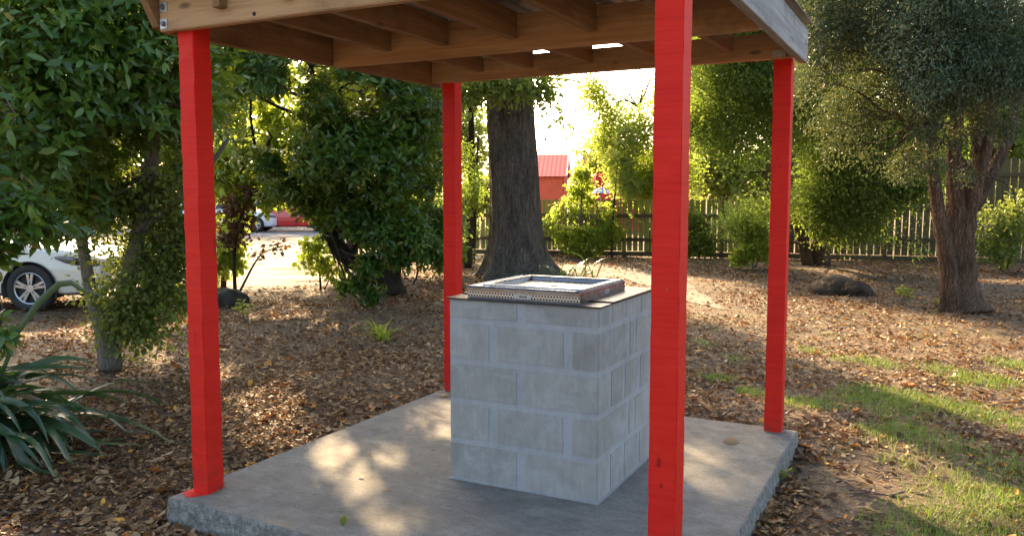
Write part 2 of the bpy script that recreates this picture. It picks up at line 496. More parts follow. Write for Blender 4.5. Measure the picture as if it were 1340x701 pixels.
M = dict(
    red=red_paint(),
    beam=timber('beam_timber', 0, [(.27, .145, .060), (.48, .29, .135), (.62, .42, .225)]),
    rafter=timber('rafter_timber', 1, [(.13, .064, .023), (.25, .14, .057), (.37, .23, .105)]),
    grey=timber('weathered_timber', 1, [(.17, .165, .155), (.34, .335, .325), (.50, .495, .485)], .85, .7),
    roof=steel('roof_iron', (.42, .43, .43), .5, 1),
    zinc=flat('zinc_plate', (.45, .46, .47), .5, .8, .3, 40),
    rust=flat('bolt_steel', (.18, .16, .15), .5, .9, .4, 60),
    slab=concrete(),
    block=block('grey_block', (.195, .19, .168), (.335, .328, .298), (.47, .462, .425)),
    mortar=block('mortar', (.243, .247, .246), (.36, .366, .364), (.455, .46, .457)),
    steelx=steel('brushed_steel', (.34, .34, .35), .26, 0),
    steelp=flat('plate_steel', (.03, .024, .021), .42, .15, .4, 14, .05, .35),
    steelh=steel('hotplate_steel', (.26, .26, .25), .24, 1),
    perf=perforated(),
    badge=flat('badge_grey', (.5, .49, .46), .5, .3, .2, 90),
    ink=flat('badge_ink', (.03, .03, .03), .6, 0, .1, 30, 0),
    ground=ground_mat(),
    gravel=gravel_mat('pale_gravel', (.13, .105, .07), (.23, .195, .135), 26),
    asphalt=gravel_mat('asphalt', (.09, .095, .105), (.17, .175, .19), 40),
    path=gravel_mat('packed_path', (.13, .105, .075), (.24, .20, .15), 45),
    bark_oak=bark('oak_bark', (.040, .033, .026), (.105, .09, .073), (.21, .182, .15), 1.0, 1.0),
    bark_dark=bark('dark_bark', (.018, .014, .011), (.045, .036, .028), (.09, .073, .057), 1.6),
    bark_pale=bark('pale_bark', (.09, .075, .058), (.19, .16, .125), (.30, .26, .21), 2.2, .5),
    bark_red=bark('stringy_bark', (.055, .033, .02), (.135, .082, .05), (.24, .155, .10), 1.3, 1.0),
    stone=flat('mossy_stone', (.035, .033, .022), .9, 0, .5, 9, .8),
    stump=bark('stump_bark', (.03, .022, .015), (.08, .058, .04), (.14, .10, .07), 1.5, 1.0),
    fence=timber('fence_timber', 2, [(.055, .046, .018), (.115, .095, .038), (.18, .15, .062)], .9, .5),
    fence_green=timber('mossy_lit_fence_timber', 2, [(.15, .15, .04), (.29, .29, .075), (.40, .38, .11)], .9, .5),  # algae green, with the yellowish glow of sunlit palings put into the colour
    rail=timber('rail_timber', 0, [(.045, .036, .018), (.09, .072, .036), (.14, .115, .06)], .9, .5),
    redwall=ribbed('red_iron_wall', (.85, .15, .075), 8, rough=.7),
    redroof=ribbed('red_iron_roof', (.52, .05, .07), 8, rough=.85),
    trim=flat('trim_paint', (.62, .42, .42), .5, 0, .1, 6, 0),
    greywall=flat('grey_cladding', (.42, .47, .47), .7, 0, .12, 4, 0),
    blue=flat('blue_canvas', (.03, .17, .55), .6, 0, .2, 8, 0),
    white=car_paint('cream_car_paint', (.74, .71, .60)),
    white2=car_paint('white_car_paint', (.74, .76, .80)),
    redcar=car_paint('red_car_paint', (.62, .03, .025)),
    glass=glass(),
    lamp=flat('lamp_lens', (.16, .16, .15), .12, 0, .3, 24, .2, .8),
    lampdark=flat('lamp_bezel', (.05, .045, .04), .25, 0, .3, 24, 0),
    amber=flat('amber_lens', (.55, .22, .04), .15, 0, .1, 24, 0),
    tyre=flat('tyre_rubber', (.035, .034, .033), .85, 0, .3, 30),
    rim=flat('alloy_rim', (.55, .55, .55), .3, .8, .12, 14, 0),
    trimblack=flat('black_plastic', (.02, .02, .02), .6, 0, .2, 20),
    litter=leafmat('dry_leaf', [(0, (.024, .014, .007)), (.28, (.078, .042, .018)), (.55, (.18, .105, .044)), (.78, (.34, .22, .105)), (.92, (.42, .30, .155)), (.95, (.55, .19, .03)), (1, (.62, .36, .04))], (.45, .18, .04), .16, .6, .3),
    grass=leafmat('grass_blade', [(0, (.05, .12, .018)), (.5, (.10, .21, .03)), (.85, (.17, .27, .045)), (1, (.26, .22, .10))], (.26, .34, .05), .4, .5),
    leafA=leafmat('glossy_leaf', [(0, (.028, .075, .010)), (.4, (.060, .14, .018)), (.75, (.10, .20, .028)), (.94, (.16, .23, .036)), (1, (.26, .20, .05))], (.30, .40, .03), .30, .34, .55),
    leafB=leafmat('broad_leaf', [(0, (.026, .066, .011)), (.4, (.055, .125, .018)), (.75, (.095, .18, .028)), (.94, (.15, .22, .036)), (1, (.28, .20, .05))], (.34, .42, .03), .30, .36, .5),
    leafS=leafmat('small_leaf', [(0, (.07, .10, .02)), (.5, (.15, .20, .038)), (.9, (.22, .26, .05)), (1, (.30, .24, .06))], (.30, .36, .05), .4, .5, .35),
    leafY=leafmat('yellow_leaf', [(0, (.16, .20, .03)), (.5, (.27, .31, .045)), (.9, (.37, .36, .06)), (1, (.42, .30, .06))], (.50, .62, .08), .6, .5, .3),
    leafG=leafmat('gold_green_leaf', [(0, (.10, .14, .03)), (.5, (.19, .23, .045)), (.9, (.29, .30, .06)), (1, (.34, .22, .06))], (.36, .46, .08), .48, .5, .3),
    leafD=leafmat('brown_leaf', [(0, (.05, .03, .02)), (.6, (.12, .07, .04)), (1, (.2, .13, .07))], (.26, .12, .05), .35, .6, .2),
    leafC=leafmat('feathery_leaf', [(0, (.024, .042, .020)), (.45, (.072, .112, .062)), (.8, (.14, .20, .125)), (1, (.24, .20, .07))], (.24, .27, .06), .22, .5, .3),
    leafW=leafmat('olive_leaf', [(0, (.050, .068, .016)), (.5, (.12, .15, .03)), (.85, (.20, .22, .045)), (1, (.28, .23, .06))], (.40, .56, .07), .45, .5, .3),
    flax=leafmat('strap_leaf', [(0, (.015, .040, .017)), (.5, (.030, .068, .026)), (.9, (.05, .095, .035)), (1, (.15, .105, .05))], (.14, .24, .05), .2, .3, .6),
)

# ------------------------------------------------------------------ leaf templates


def tpl(V, faces):
    return (np.array(V, float), np.array([i for f in faces for i in f], int), np.array([len(f) for f in faces], int))


# broad leaf: folded along its midrib, arching; x = across, y = along, z = normal
LEAF = tpl([(0, 0, 0),
            (-.15, .30, .05), (0, .30, .015), (.15, .30, .05),
            (-.17, .62, .03), (0, .62, -.01), (.17, .62, .03),
            (0, 1, -.11)],
           [(0, 2, 1), (0, 3, 2), (1, 2, 5, 4), (2, 3, 6, 5), (4, 5, 7), (5, 6, 7)])
DIAMOND = tpl([(0, 0, 0), (-.27, .5, .06), (0, 1, -.05), (.27, .5, .06)], [(0, 3, 2), (0, 2, 1)])
ROUND = tpl([(0, 0, 0), (-.34, .35, .07), (-.26, .78, .03), (0, 1, -.05), (.26, .78, .03), (.34, .35, .07)], [(0, 5, 4, 3), (0, 3, 2, 1)])
DRY = tpl([(-.14, 0, .04), (.14, 0, .05), (-.27, .4, .0), (.27, .42, .10), (-.19, .8, .07), (.19, .78, .03), (0, 1.05, .14), (0, .4, -.05)],
          [(0, 1, 7), (0, 7, 2), (1, 3, 7), (2, 7, 4), (7, 3, 5), (4, 7, 5), (4, 5, 6)])
STICK = tpl([(-.02, 0, 0), (.02, 0, 0), (0, 0, .03), (-.02, .5, .03), (.02, .5, .03), (0, .5, .06), (-.015, 1, .0), (.015, 1, .0), (0, 1, .03)],
            [(0, 1, 4, 3), (1, 2, 5, 4), (2, 0, 3, 5), (3, 4, 7, 6), (4, 5, 8, 7), (5, 3, 6, 8)])
BLADE = tpl([(-.012, 0, 0), (.012, 0, 0), (-.012, .45, .03), (.012, .45, .03), (0, 1, .22)], [(0, 1, 3, 2), (2, 3, 4)])


def spray_tpl(n=9, l=.34, w=.05, seed=1):
    rs = np.random.default_rng(seed)
    V, F = [], []
    for k in range(n):
        t = .08 + .92 * k / (n - 1)
        for s in (-1, 1):
            a = s * rs.uniform(.45, .95)
            ln = l * (1.1 - .55 * t) * rs.uniform(.75, 1.2)
            p = np.array([0, t * .85, -.16 * t * t])
            d = np.array([math.sin(a), math.cos(a), rs.uniform(-.35, .25)])
            x = np.array([math.cos(a), -math.sin(a), rs.uniform(-.5, .5)])
            i = len(V)
            V += [p, p + d * ln * .5 - x * w, p + d * ln, p + d * ln * .5 + x * w]
            F.append((i, i + 3, i + 2, i + 1))
    return tpl(V, F)


SPRAY = spray_tpl()


SUN_EL, SUN_AZ = math.radians(25), math.radians(-15.5)      # azimuth measured from +Y towards +X
SUN_DIR = np.array([math.sin(SUN_AZ) * math.cos(SUN_EL), math.cos(SUN_AZ) * math.cos(SUN_EL), math.sin(SUN_EL)])
# leaves cut out of the crowns along sun rays to light chosen ground spots: (photo spot, height, gap radius)
GAPS = [((455, 612), .12, .16), ((478, 640), .12, .10), ((430, 592), .12, .09), ((520, 600), .12, .08), ((560, 548), .12, .12), ((590, 535), .12, .10), ((605, 560), .12, .09),
        ((345, 530), 0, .28), ((330, 560), 0, .18), ((365, 560), 0, .16), ((400, 575), 0, .12), ((300, 480), 0, .16), ((215, 460), 0, .14), ((550, 490), 0, .10), ((400, 490), 0, .10), ((930, 585), .12, .09), ((915, 600), .12, .10), ((925, 640), .12, .06), ((500, 690), .12, .05), ((565, 690), .12, .06), ((350, 700), .12, .05),
        ((20, 690), 0, .1),
        *[((x, y), 0, .27) for x, y in ((1050, 500), (1090, 512), (1130, 528), (1170, 545), (1210, 565), (1250, 580), (1290, 600), (1330, 615))],
        *[((x, y), 0, .30) for x, y in ((920, 395), (960, 405), (1000, 420), (1040, 430), (1080, 445), (1120, 455), (1160, 468), (1200, 480), (1240, 490), (1290, 505), (1330, 515), (1060, 468))],
        *[((x, y), 0, .22) for x, y in ((1200, 660), (1240, 672), (1290, 660), (1330, 650), (1270, 692), (1320, 690))], ((120, 440), 0, .2), ((70, 430), 0, .2), ((190, 620), 0, .07), ((60, 560), 0, .1)]
GAPS = [(at(px, py, z=z), r * (1.3 if z or px < 600 else 1.0), .8) for (px, py), z, r in GAPS]
GAPS += [(at(px, py, Y=Y), r, m) for px, py, Y, r, m in ((305, 215, 12.4, .7, .9), (330, 160, 12.8, .5, .9), (295, 325, 12.3, .25, .9), (425, 345, 13.1, .25, .7), (760, 275, 20.4, .7, 1.3), (985, 325, 17, .4, 1.0),  # further cuts in the crowns, so sun reaches chosen shrubs
         (912, 310, 20.1, .4, .9), (615, 290, 18.6, .6, 1.2), (590, 310, 18.7, .5, 1.2), (200, 340, 7.5, .16, 1.0), (225, 390, 7.6, .12, 1.0), (500, 370, 11.4, .12, .9), (1240, 360, 10.7, .1, 1.2), (960, 230, 17, .35, 1.5))]


def unit(v): return v / (np.linalg.norm(v, axis=-1, keepdims=True) + 1e-9)


def crown(lobes, n, gap=-.25, freq=2.2, seed=1, shell=.42, base=(0, 0, 0), leaf=.05, gaps=True):
    """points spread through a set of ellipsoid lobes, with gaps between clumps"""
    rs = np.random.default_rng(seed)
    vol = np.array([np.prod(l[1]) for l in lobes]) ** .62
    idx = rs.choice(len(lobes), size=n * 3, p=vol / vol.sum())
    d = unit(rs.normal(size=(n * 3, 3)))
    r = rs.uniform(0, 1, n * 3) ** shell
    c = np.array([l[0] for l in lobes])[idx]; R = np.array([l[1] for l in lobes])[idx]
    wob = 1 + .22 * noise3(d * 1.0 + idx[:, None] * 3.1, 3.1, seed + 5)
    p = c + d * R * (r * wob)[:, None]
    keep = noise3(p, freq, seed + 9) > gap
    for g, rad, ahead in (GAPS if gaps else []):
        q = p + np.asarray(base) - g
        along = q @ SUN_DIR
        dist = np.linalg.norm(q - along[:, None] * SUN_DIR, axis=1)
        keep &= (along < ahead) | (dist > rad * (1 + .45 * noise3(q, 7, 3)) + leaf)
    p, d, idx = p[keep][:n], d[keep][:n], idx[keep][:n]
    return p, d, idx


def rosettes(mb, pts, dirs, size, k, seed, template=LEAF, up=.35, flare=(5, 60), wide=1.0):
    """whorls of leaves at twig tips"""
    rs = np.random.default_rng(seed)
    n = len(pts)
    ax = unit(dirs * .7 + np.array([0, 0, up]) + rs.normal(0, .45, (n, 3)))
    h = unit(np.cross(ax, rs.normal(size=(n, 3)))); g = np.cross(ax, h)
    base_t = np.clip(rs.beta(2.2, 2.6, n) + .18 * noise3(pts, 1.6, seed + 3), 0, .97)
    for j in range(k):
        a = 2 * PI * (j + rs.uniform(-.3, .3, n)) / k
        rad = np.cos(a)[:, None] * h + np.sin(a)[:, None] * g
        al = np.radians(rs.uniform(*flare, n))[:, None]
        d = unit(rad * np.cos(al) + ax * np.sin(al) + np.array([0, 0, -.34]) + rs.normal(0, .22, (n, 3)))
        nr = unit(ax - d * (ax * d).sum(1, keepdims=True) + rs.normal(0, .25, (n, 3)))
        s = size * rs.uniform(.6, 1.2, n)
        t = np.clip(base_t + rs.normal(0, .10, n), 0, .96)
        t = np.where(rs.uniform(size=n) < .012, 1.0, t)
        shift = rs.uniform(-.75, .15, n)[:, None] * size
        has = rs.uniform(size=n) < .88
        P = pts + rad * .01 + ax * shift + rs.normal(0, .16 * size, (n, 3))
        mb.scatter(template, P[has], d[has], nr[has], s[has], t[has], (wide * rs.uniform(.75, 1.15, n))[has])


def loose(mb, pts, dirs, size, per, spread, seed, template=DIAMOND, droop=.3, wide=1.0):
    """small leaves set loosely round each twig point"""
    rs = np.random.default_rng(seed)
    n = len(pts)
    P = np.repeat(pts, per, 0) + rs.normal(0, spread, (n * per, 3))
    D = unit(np.repeat(dirs, per, 0) * .6 + rs.normal(0, .8, (n * per, 3)) + np.array([0, 0, -droop]))
    nr = unit(rs.normal(0, .7, (n * per, 3)) + np.array([0, 0, .8]))
    t = np.clip(np.repeat(rs.beta(2.2, 2.6, n) + .2 * noise3(pts, 1.4, seed + 3), per) + rs.normal(0, .12, n * per), 0, 1)
    mb.scatter(template, P, D, nr, size * rs.uniform(.6, 1.25, n * per), t, wide)


def sprays(mb, pts, dirs, size, seed, droop=.5):
    rs = np.random.default_rng(seed)
    n = len(pts)
    D = unit(dirs * .8 + rs.normal(0, .6, (n, 3)) + np.array([0, 0, -droop]))
    nr = unit(np.array([0, -.5, .7]) + rs.normal(0, .7, (n, 3)))
    t = np.clip(rs.beta(1.5, 1.7, n) + .35 * noise3(pts, 2.1, seed + 3), 0, 1)
    mb.scatter(SPRAY, pts, D, nr, size * rs.uniform(.6, 1.3, n), t)


def wavy(a, b, n, amp, seed, sag=0.0):
    rs = np.random.default_rng(seed)
    a, b = np.asarray(a, float), np.asarray(b, float)
    t = np.linspace(0, 1, n)[:, None]
    L = np.linalg.norm(b - a)
    p = a + (b - a) * t
    for k in (1, 2, 3):
        p = p + np.sin(t * PI * k) * rs.normal(0, amp * L / k, 3)
    p[:, 2] -= (np.sin(t[:, 0] * PI) * sag * L)
    return p


def branchwork(mb, starts, lobes, pts, idx, r0, seed, twigs=160, amp=.06):
    """limbs from the trunk out to each lobe, then thin twigs to leaf clumps"""
    rs = np.random.default_rng(seed)
    starts = np.asarray(starts, float)
    hubs = []
    for i, (c, R) in enumerate(lobes):
        c = np.asarray(c, float)
        dd = np.linalg.norm(starts - c, axis=1) + np.maximum(0, starts[:, 2] - c[2]) * 1.5
        s = starts[np.argmin(dd)]
        L = np.linalg.norm(c - s)
        p = wavy(s, c, 9, amp, seed + i)
        r = r0 * min(1, .45 + .12 * L)
        mb.tube(p, np.linspace(r, r * .3, 9), 7, .10, seed + i)
        hubs.append(p)
    sel = rs.choice(len(pts), min(twigs, len(pts)), replace=False)
    for k in sel:
        h = hubs[idx[k]]
        s = h[rs.integers(4, 9)]
        mb.tube(wavy(s, pts[k], 5, .08, seed + int(k) + 900), np.linspace(max(.008, r0 * .16), .003, 5), 4, 0, 0, cap=False)


# ------------------------------------------------------------------ ground and paths
SLAB = [(-1.83, -.83), (.645, -.93), (.645, 1.67), (-1.83, 1.70)]


def gh(x, y):
    x = np.asarray(x, float); y = np.asarray(y, float)
    p = np.stack([x, y, np.zeros_like(x)], -1)
    h = .022 * noise3(p, 1.7, 3) + .012 * noise3(p, 5.0, 4)
    # calm round the slab, and banked a little against it
    lx = math.cos(A) * x - math.sin(A) * y + SX; ly = math.sin(A) * x + math.cos(A) * y + SY
    dx = np.maximum(np.maximum(-1.83 - lx, lx - .645), 0); dy = np.maximum(np.maximum(-.9 - ly, ly - 1.68), 0)
    d = np.hypot(dx, dy)
    f = np.clip(d / .8, 0, 1)
    far = np.clip((26 - y) / 6, 0, 1) * np.clip((x + 16) / 4, 0, 1)
    return (h * (.35 + .65 * f)) * far


def in_slab(x, y, m=0.0):
    lx = math.cos(A) * x - math.sin(A) * y + SX; ly = math.sin(A) * x + math.cos(A) * y + SY
    return (lx > -1.83 - m) & (lx < .645 + m) & (ly > -.88 - m) & (ly < 1.68 + m)


def ground():
    xs = np.concatenate([[-400, -200, -100, -60, -35, -22], np.linspace(-15, 15, 121), [22, 35, 60, 100, 200, 400]])
    ys = np.concatenate([[-200, -80, -30, -10], np.linspace(-2, 24, 105), [28, 34, 45, 65, 100, 200, 400, 700]])
    X, Y = np.meshgrid(xs, ys)
    Z = gh(X, Y)
    V = np.stack([X, Y, Z], -1).reshape(-1, 3)
    nx, ny = len(xs), len(ys)
    i, j = np.meshgrid(np.arange(ny - 1), np.arange(nx - 1), indexing='ij')
    q = np.stack([i * nx + j, i * nx + j + 1, (i + 1) * nx + j + 1, (i + 1) * nx + j], -1).reshape(-1)
    m = MB(); m.add(V, q, [4] * (len(q) // 4))
    o = m.build('ground', M['ground'], smooth=True)
    tag(o, kind='structure')


ground()


def sheet(name, left, right, dz, mat):
    """a strip between two edge lines, laid a little above the ground"""
    n = len(left); V = []
    for k in range(9):
        t = k / 8
        for i_, (a, b) in enumerate(zip(left, right)):
            wob = .10 * math.sin(i_ * 1.3 + k * .7) * math.sin(i_ * .47) * (1 if k in (0, 8) else .3)
            a = a + (b - a) * wob
            x, y = a[0] + (b[0] - a[0]) * t, a[1] + (b[1] - a[1]) * t
            V.append((x, y, float(gh(x, y)) + dz))
    q = []
    for k in range(8):
        for i in range(n - 1):
            q += [k * n + i, k * n + i + 1, (k + 1) * n + i + 1, (k + 1) * n + i]
    m = MB(); m.add(V, q, [4] * (len(q) // 4))
    o = m.build(name, mat, smooth=True)
    return tag(o, kind='structure')


def dense(pts, n=40):
    P = np.array(pts, float); t = np.linspace(0, len(P) - 1, n)
    return np.stack([np.interp(t, np.arange(len(P)), P[:, k]) for k in range(2)], -1)


sheet('driveway', dense([(-9.5, 12.0), (-6.4, 12.4), (-4.4, 13.3), (-3.2, 14.2), (-2.4, 16.5), (-2.3, 20), (-2.5, 31)], 60),
      dense([(-26, 12.5), (-26, 13), (-26, 14), (-26, 17), (-26, 20), (-26, 25), (-26, 31)], 60), .006, M['gravel'])
sheet('road', dense([(-60, 31), (-2, 31)], 12), dense([(-60, 40), (-2, 40)], 12), .004, M['asphalt'])
sheet('path', dense([at(715, 348, z=0)[:2], at(745, 347, z=0)[:2], at(800, 350, z=0)[:2], at(850, 354, z=0)[:2], at(895, 372, z=0)[:2], at(930, 390, z=0)[:2], at(948, 404, z=0)[:2]], 50),
      dense([at(715, 360, z=0)[:2], at(740, 358, z=0)[:2], at(785, 363, z=0)[:2], at(835, 372, z=0)[:2], at(880, 386, z=0)[:2], at(915, 398, z=0)[:2], at(947, 405, z=0)[:2]], 50), .006, M['path'])

# ------------------------------------------------------------------ slab
GRP = dict(location=l2w(0, 0, 0), rz=-A)


def concrete_slab():
    o = thing('concrete_slab', 'rough grey concrete slab under the red-posted shelter', 'slab', l2w(0, 0, 0), -A, kind='thing')
    bm = bmesh.new()
    n = 26
    ring = []
    for k in range(4):
        a, b = np.array(SLAB[k]), np.array(SLAB[(k + 1) % 4])
        for i in range(n):
            p = a + (b - a) * i / n
            ring.append(p)
    ring = np.array(ring)
    cen = ring.mean(0)
    out = unit(ring - cen)
    nz = noise3(np.c_[ring, np.zeros(len(ring))], 9, 21)
    nz2 = noise3(np.c_[ring, np.ones(len(ring))], 30, 22)
    lay = []
    for z, off, am in ((-.06, .02, .014), (.02, .012, .012), (.07, .006, .010), (.105, .0, .006), (.117, -.006, .004), (.12, -.014, .003)):
        q = ring + out * (off + am * .5 * nz + am * .35 * nz2 * (1 + z))[:, None]
        lay.append([bm.verts.new((x, y, z)) for x, y in q])
    m = len(ring)
    for a, b in zip(lay[:-1], lay[1:]):
        for i in range(m):
            bm.faces.new((a[i], a[(i + 1) % m], b[(i + 1) % m], b[i]))
    bm.faces.new(lay[-1])
    s = bm_obj('slab_body', bm, M['slab'], o)
    # a splash of the red post paint left on the slab's corner
    m = MB()
    pts = [(-1.812, -.74), (-1.80, -.775), (-1.775, -.768), (-1.755, -.795), (-1.725, -.778), (-1.70, -.742), (-1.683, -.72), (-1.686, -.66), (-1.70, -.60), (-1.76, -.607), (-1.797, -.625), (-1.806, -.68)]
    V = [(x, y, z) for z in (.1195, .1212) for x, y in pts]
    k = len(pts)
    flat_, tot = [], []
    flat_ += list(range(k, 2 * k)); tot.append(k)
    for i in range(k):
        flat_ += [i, (i + 1) % k, k + (i + 1) % k, k + i]; tot.append(4)
    m.add(V, flat_, tot)
    m.build('paint_splash', M['red'], o)


concrete_slab()

# ------------------------------------------------------------------ shelter


def shelter():
    o = thing('picnic_shelter', 'open timber shelter with four bright red posts and an iron roof over the barbecue', 'shelter', l2w(0, 0, 0), -A)
    W = .099
    posts = [(-1.7904, -.7136, 2.42), (.4622, -.7136, 2.42), (-1.7904, 1.5675, 2.45), (.4622, 1.5675, 2.45)]
    pl = []
    for x, y, zt in posts:
        # a long square post, its faces cut in bands so the sawn edge wanders a little
        bm = bmesh.new()
        nb = 40; rows = []
        for i in range(nb + 1):
            z = .12 + (zt - .12) * i / nb
            row = []
            for cx_, cy_ in ((0, 0), (1, 0), (1, 1), (0, 1)):
                dx, dy = np.random.default_rng(int(i * 7 + cx_ * 3 + cy_ * 5 + (x + 3) * 31)).normal(0, .0007, 2)
                row.append(bm.verts.new((x + cx_ * W + dx, y + cy_ * W + dy, z)))
            rows.append(row)
        for a, b in zip(rows[:-1], rows[1:]):
            for k in range(4):
                bm.faces.new((a[k], a[(k + 1) % 4], b[(k + 1) % 4], b[k]))
        bm.faces.new(rows[-1]); bm.faces.new(rows[0][::-1])
        ed = [e for e in bm.edges if abs(e.verts[0].co.z - e.verts[1].co.z) > .02]
        bmesh.ops.bevel(bm, geom=ed, offset=.004, segments=2, affect='EDGES')
        pl.append(bm_obj('post', bm, M['red'], o))
    fb = boxpart('beam', (-1.85, -.760, 2.268), (.578, -.7145, 2.455), M['beam'], o)
    boxpart('beam', (-1.848, .455, 2.275), (.578, .500, 2.462), M['beam'], o)
    rb = boxpart('beam', (-1.848, 1.520, 2.308), (.578, 1.5665, 2.454), M['beam'], o)
    # side boards along both edges; their front ends are cut raked
    for x0, mt in ((-1.897, M['rafter']), (.580, M['grey'])):
        bm = bmesh.new()
        pr = [(-.86, 2.462), (-.762, 2.29), (-.70, 2.272), (1.73, 2.300), (1.73, 2.492)]
        a = [bm.verts.new((x0, y, z)) for y, z in pr]; b = [bm.verts.new((x0 + .045, y, z)) for y, z in pr]
        bm.faces.new(a[::-1]); bm.faces.new(b)
        for k in range(5): bm.faces.new((a[k], a[(k + 1) % 5], b[(k + 1) % 5], b[k]))
        bmesh.ops.recalc_face_normals(bm, faces=bm.faces[:])
        bmesh.ops.bevel(bm, geom=bm.edges[:], offset=.003, segments=1, affect='EDGES')
        sb = bm_obj('side_board', bm, mt, o)
        if x0 > 0:
            sb['label'] = 'grey weathered side board'
            bm = bmesh.new()
            bmesh.ops.create_cone(bm, cap_ends=True, segments=12, radius1=.011, radius2=.009, depth=.012, matrix=Matrix.Translation((.631, 1.62, 2.40)) @ Matrix.Rotation(PI / 2, 4, 'Y'))
            bm_obj('bolt', bm, M['zinc'], sb)
    # rafters: a front and a rear length for every line
    for i, x in enumerate((-1.475, -1.10, -.685, -.245, .19)):
        for (ya, za, yb, zb) in ((-.805, 2.318, .4535, 2.335), (.5015, 2.337, 1.5185, 2.362)):
            bm = bmesh.new()
            pr = [(ya, za), (yb, zb), (yb, zb + .14), (ya, za + .14)]
            if ya < -.8:     # notched over the front beam, short tail outside
                pr = [(ya, za + .012), (yb, zb), (yb, zb + .14), (ya, za + .14)]
            a = [bm.verts.new((x, y, z)) for y, z in pr]; b = [bm.verts.new((x + .045, y, z)) for y, z in pr]
            bm.faces.new(a[::-1]); bm.faces.new(b)
            for k in range(4): bm.faces.new((a[k], a[(k + 1) % 4], b[(k + 1) % 4], b[k]))
            bmesh.ops.recalc_face_normals(bm, faces=bm.faces[:])
            bmesh.ops.bevel(bm, geom=bm.edges[:], offset=.003, segments=1, affect='EDGES')
            bm_obj('rafter', bm, M['rafter'], o)
    # corrugated iron roof
    m = MB()
    xs = np.arange(-1.93, .655, .0095); ys = np.array([-.97, -.3, .45, 1.1, 1.765])
    X, Y = np.meshgrid(xs, ys)
    Z = 2.487 + .016 * (Y + .7) + .009 * np.sin(X * 2 * PI / .076)
    nx, ny = len(xs), len(ys)
    V = np.concatenate([np.stack([X, Y, Z], -1).reshape(-1, 3), np.stack([X, Y, Z + .002], -1).reshape(-1, 3)])
    i, j = np.meshgrid(np.arange(ny - 1), np.arange(nx - 1), indexing='ij')
    q = np.stack([i * nx + j, i * nx + j + 1, (i + 1) * nx + j + 1, (i + 1) * nx + j], -1).reshape(-1, 4)
    off = nx * ny
    fl = np.concatenate([q[:, ::-1].ravel(), (q + off).ravel()])
    per = list(range(nx)) + [k * nx + nx - 1 for k in range(1, ny)] + [(ny - 1) * nx + k for k in range(nx - 2, -1, -1)] + [k * nx for k in range(ny - 2, 0, -1)]
    side = []
    for a, b in zip(per, per[1:] + per[:1]): side += [a, b, b + off, a + off]
    m.add(V, np.concatenate([fl, side]), [4] * ((len(fl) + len(side)) // 4))
    m.build('roof_sheet', M['roof'], o, smooth=True)
    # square washers and bolts on the front beam's end
    for z in (2.374, 2.300):
        w = boxpart('washer_plate', (-1.842, -.7645, z - .022), (-1.796, -.7602, z + .022), M['zinc'], fb, .001)
        bm = bmesh.new()
        bmesh.ops.create_cone(bm, cap_ends=True, segments=6, radius1=.012, radius2=.0105, depth=.012,
                              matrix=Matrix.Translation((-1.819, -.770, z)) @ Matrix.Rotation(PI / 2, 4, 'X'))
        bm_obj('bolt', bm, M['rust'], fb)
    # small nail head and knot hole on the front beam
    bm = bmesh.new(); bmesh.ops.create_uvsphere(bm, u_segments=8, v_segments=6, radius=.009, matrix=Matrix.Translation((-1.275, -.760, 2.292)))
    bm_obj('knot', bm, M['ink'], fb)
    # bracket at the rear beam's end over the rear post
    boxpart('bracket', (.462, 1.5125, 2.316), (.535, 1.5185, 2.352), M['zinc'], rb, .001)
    return o


shelter()

# ------------------------------------------------------------------ barbecue


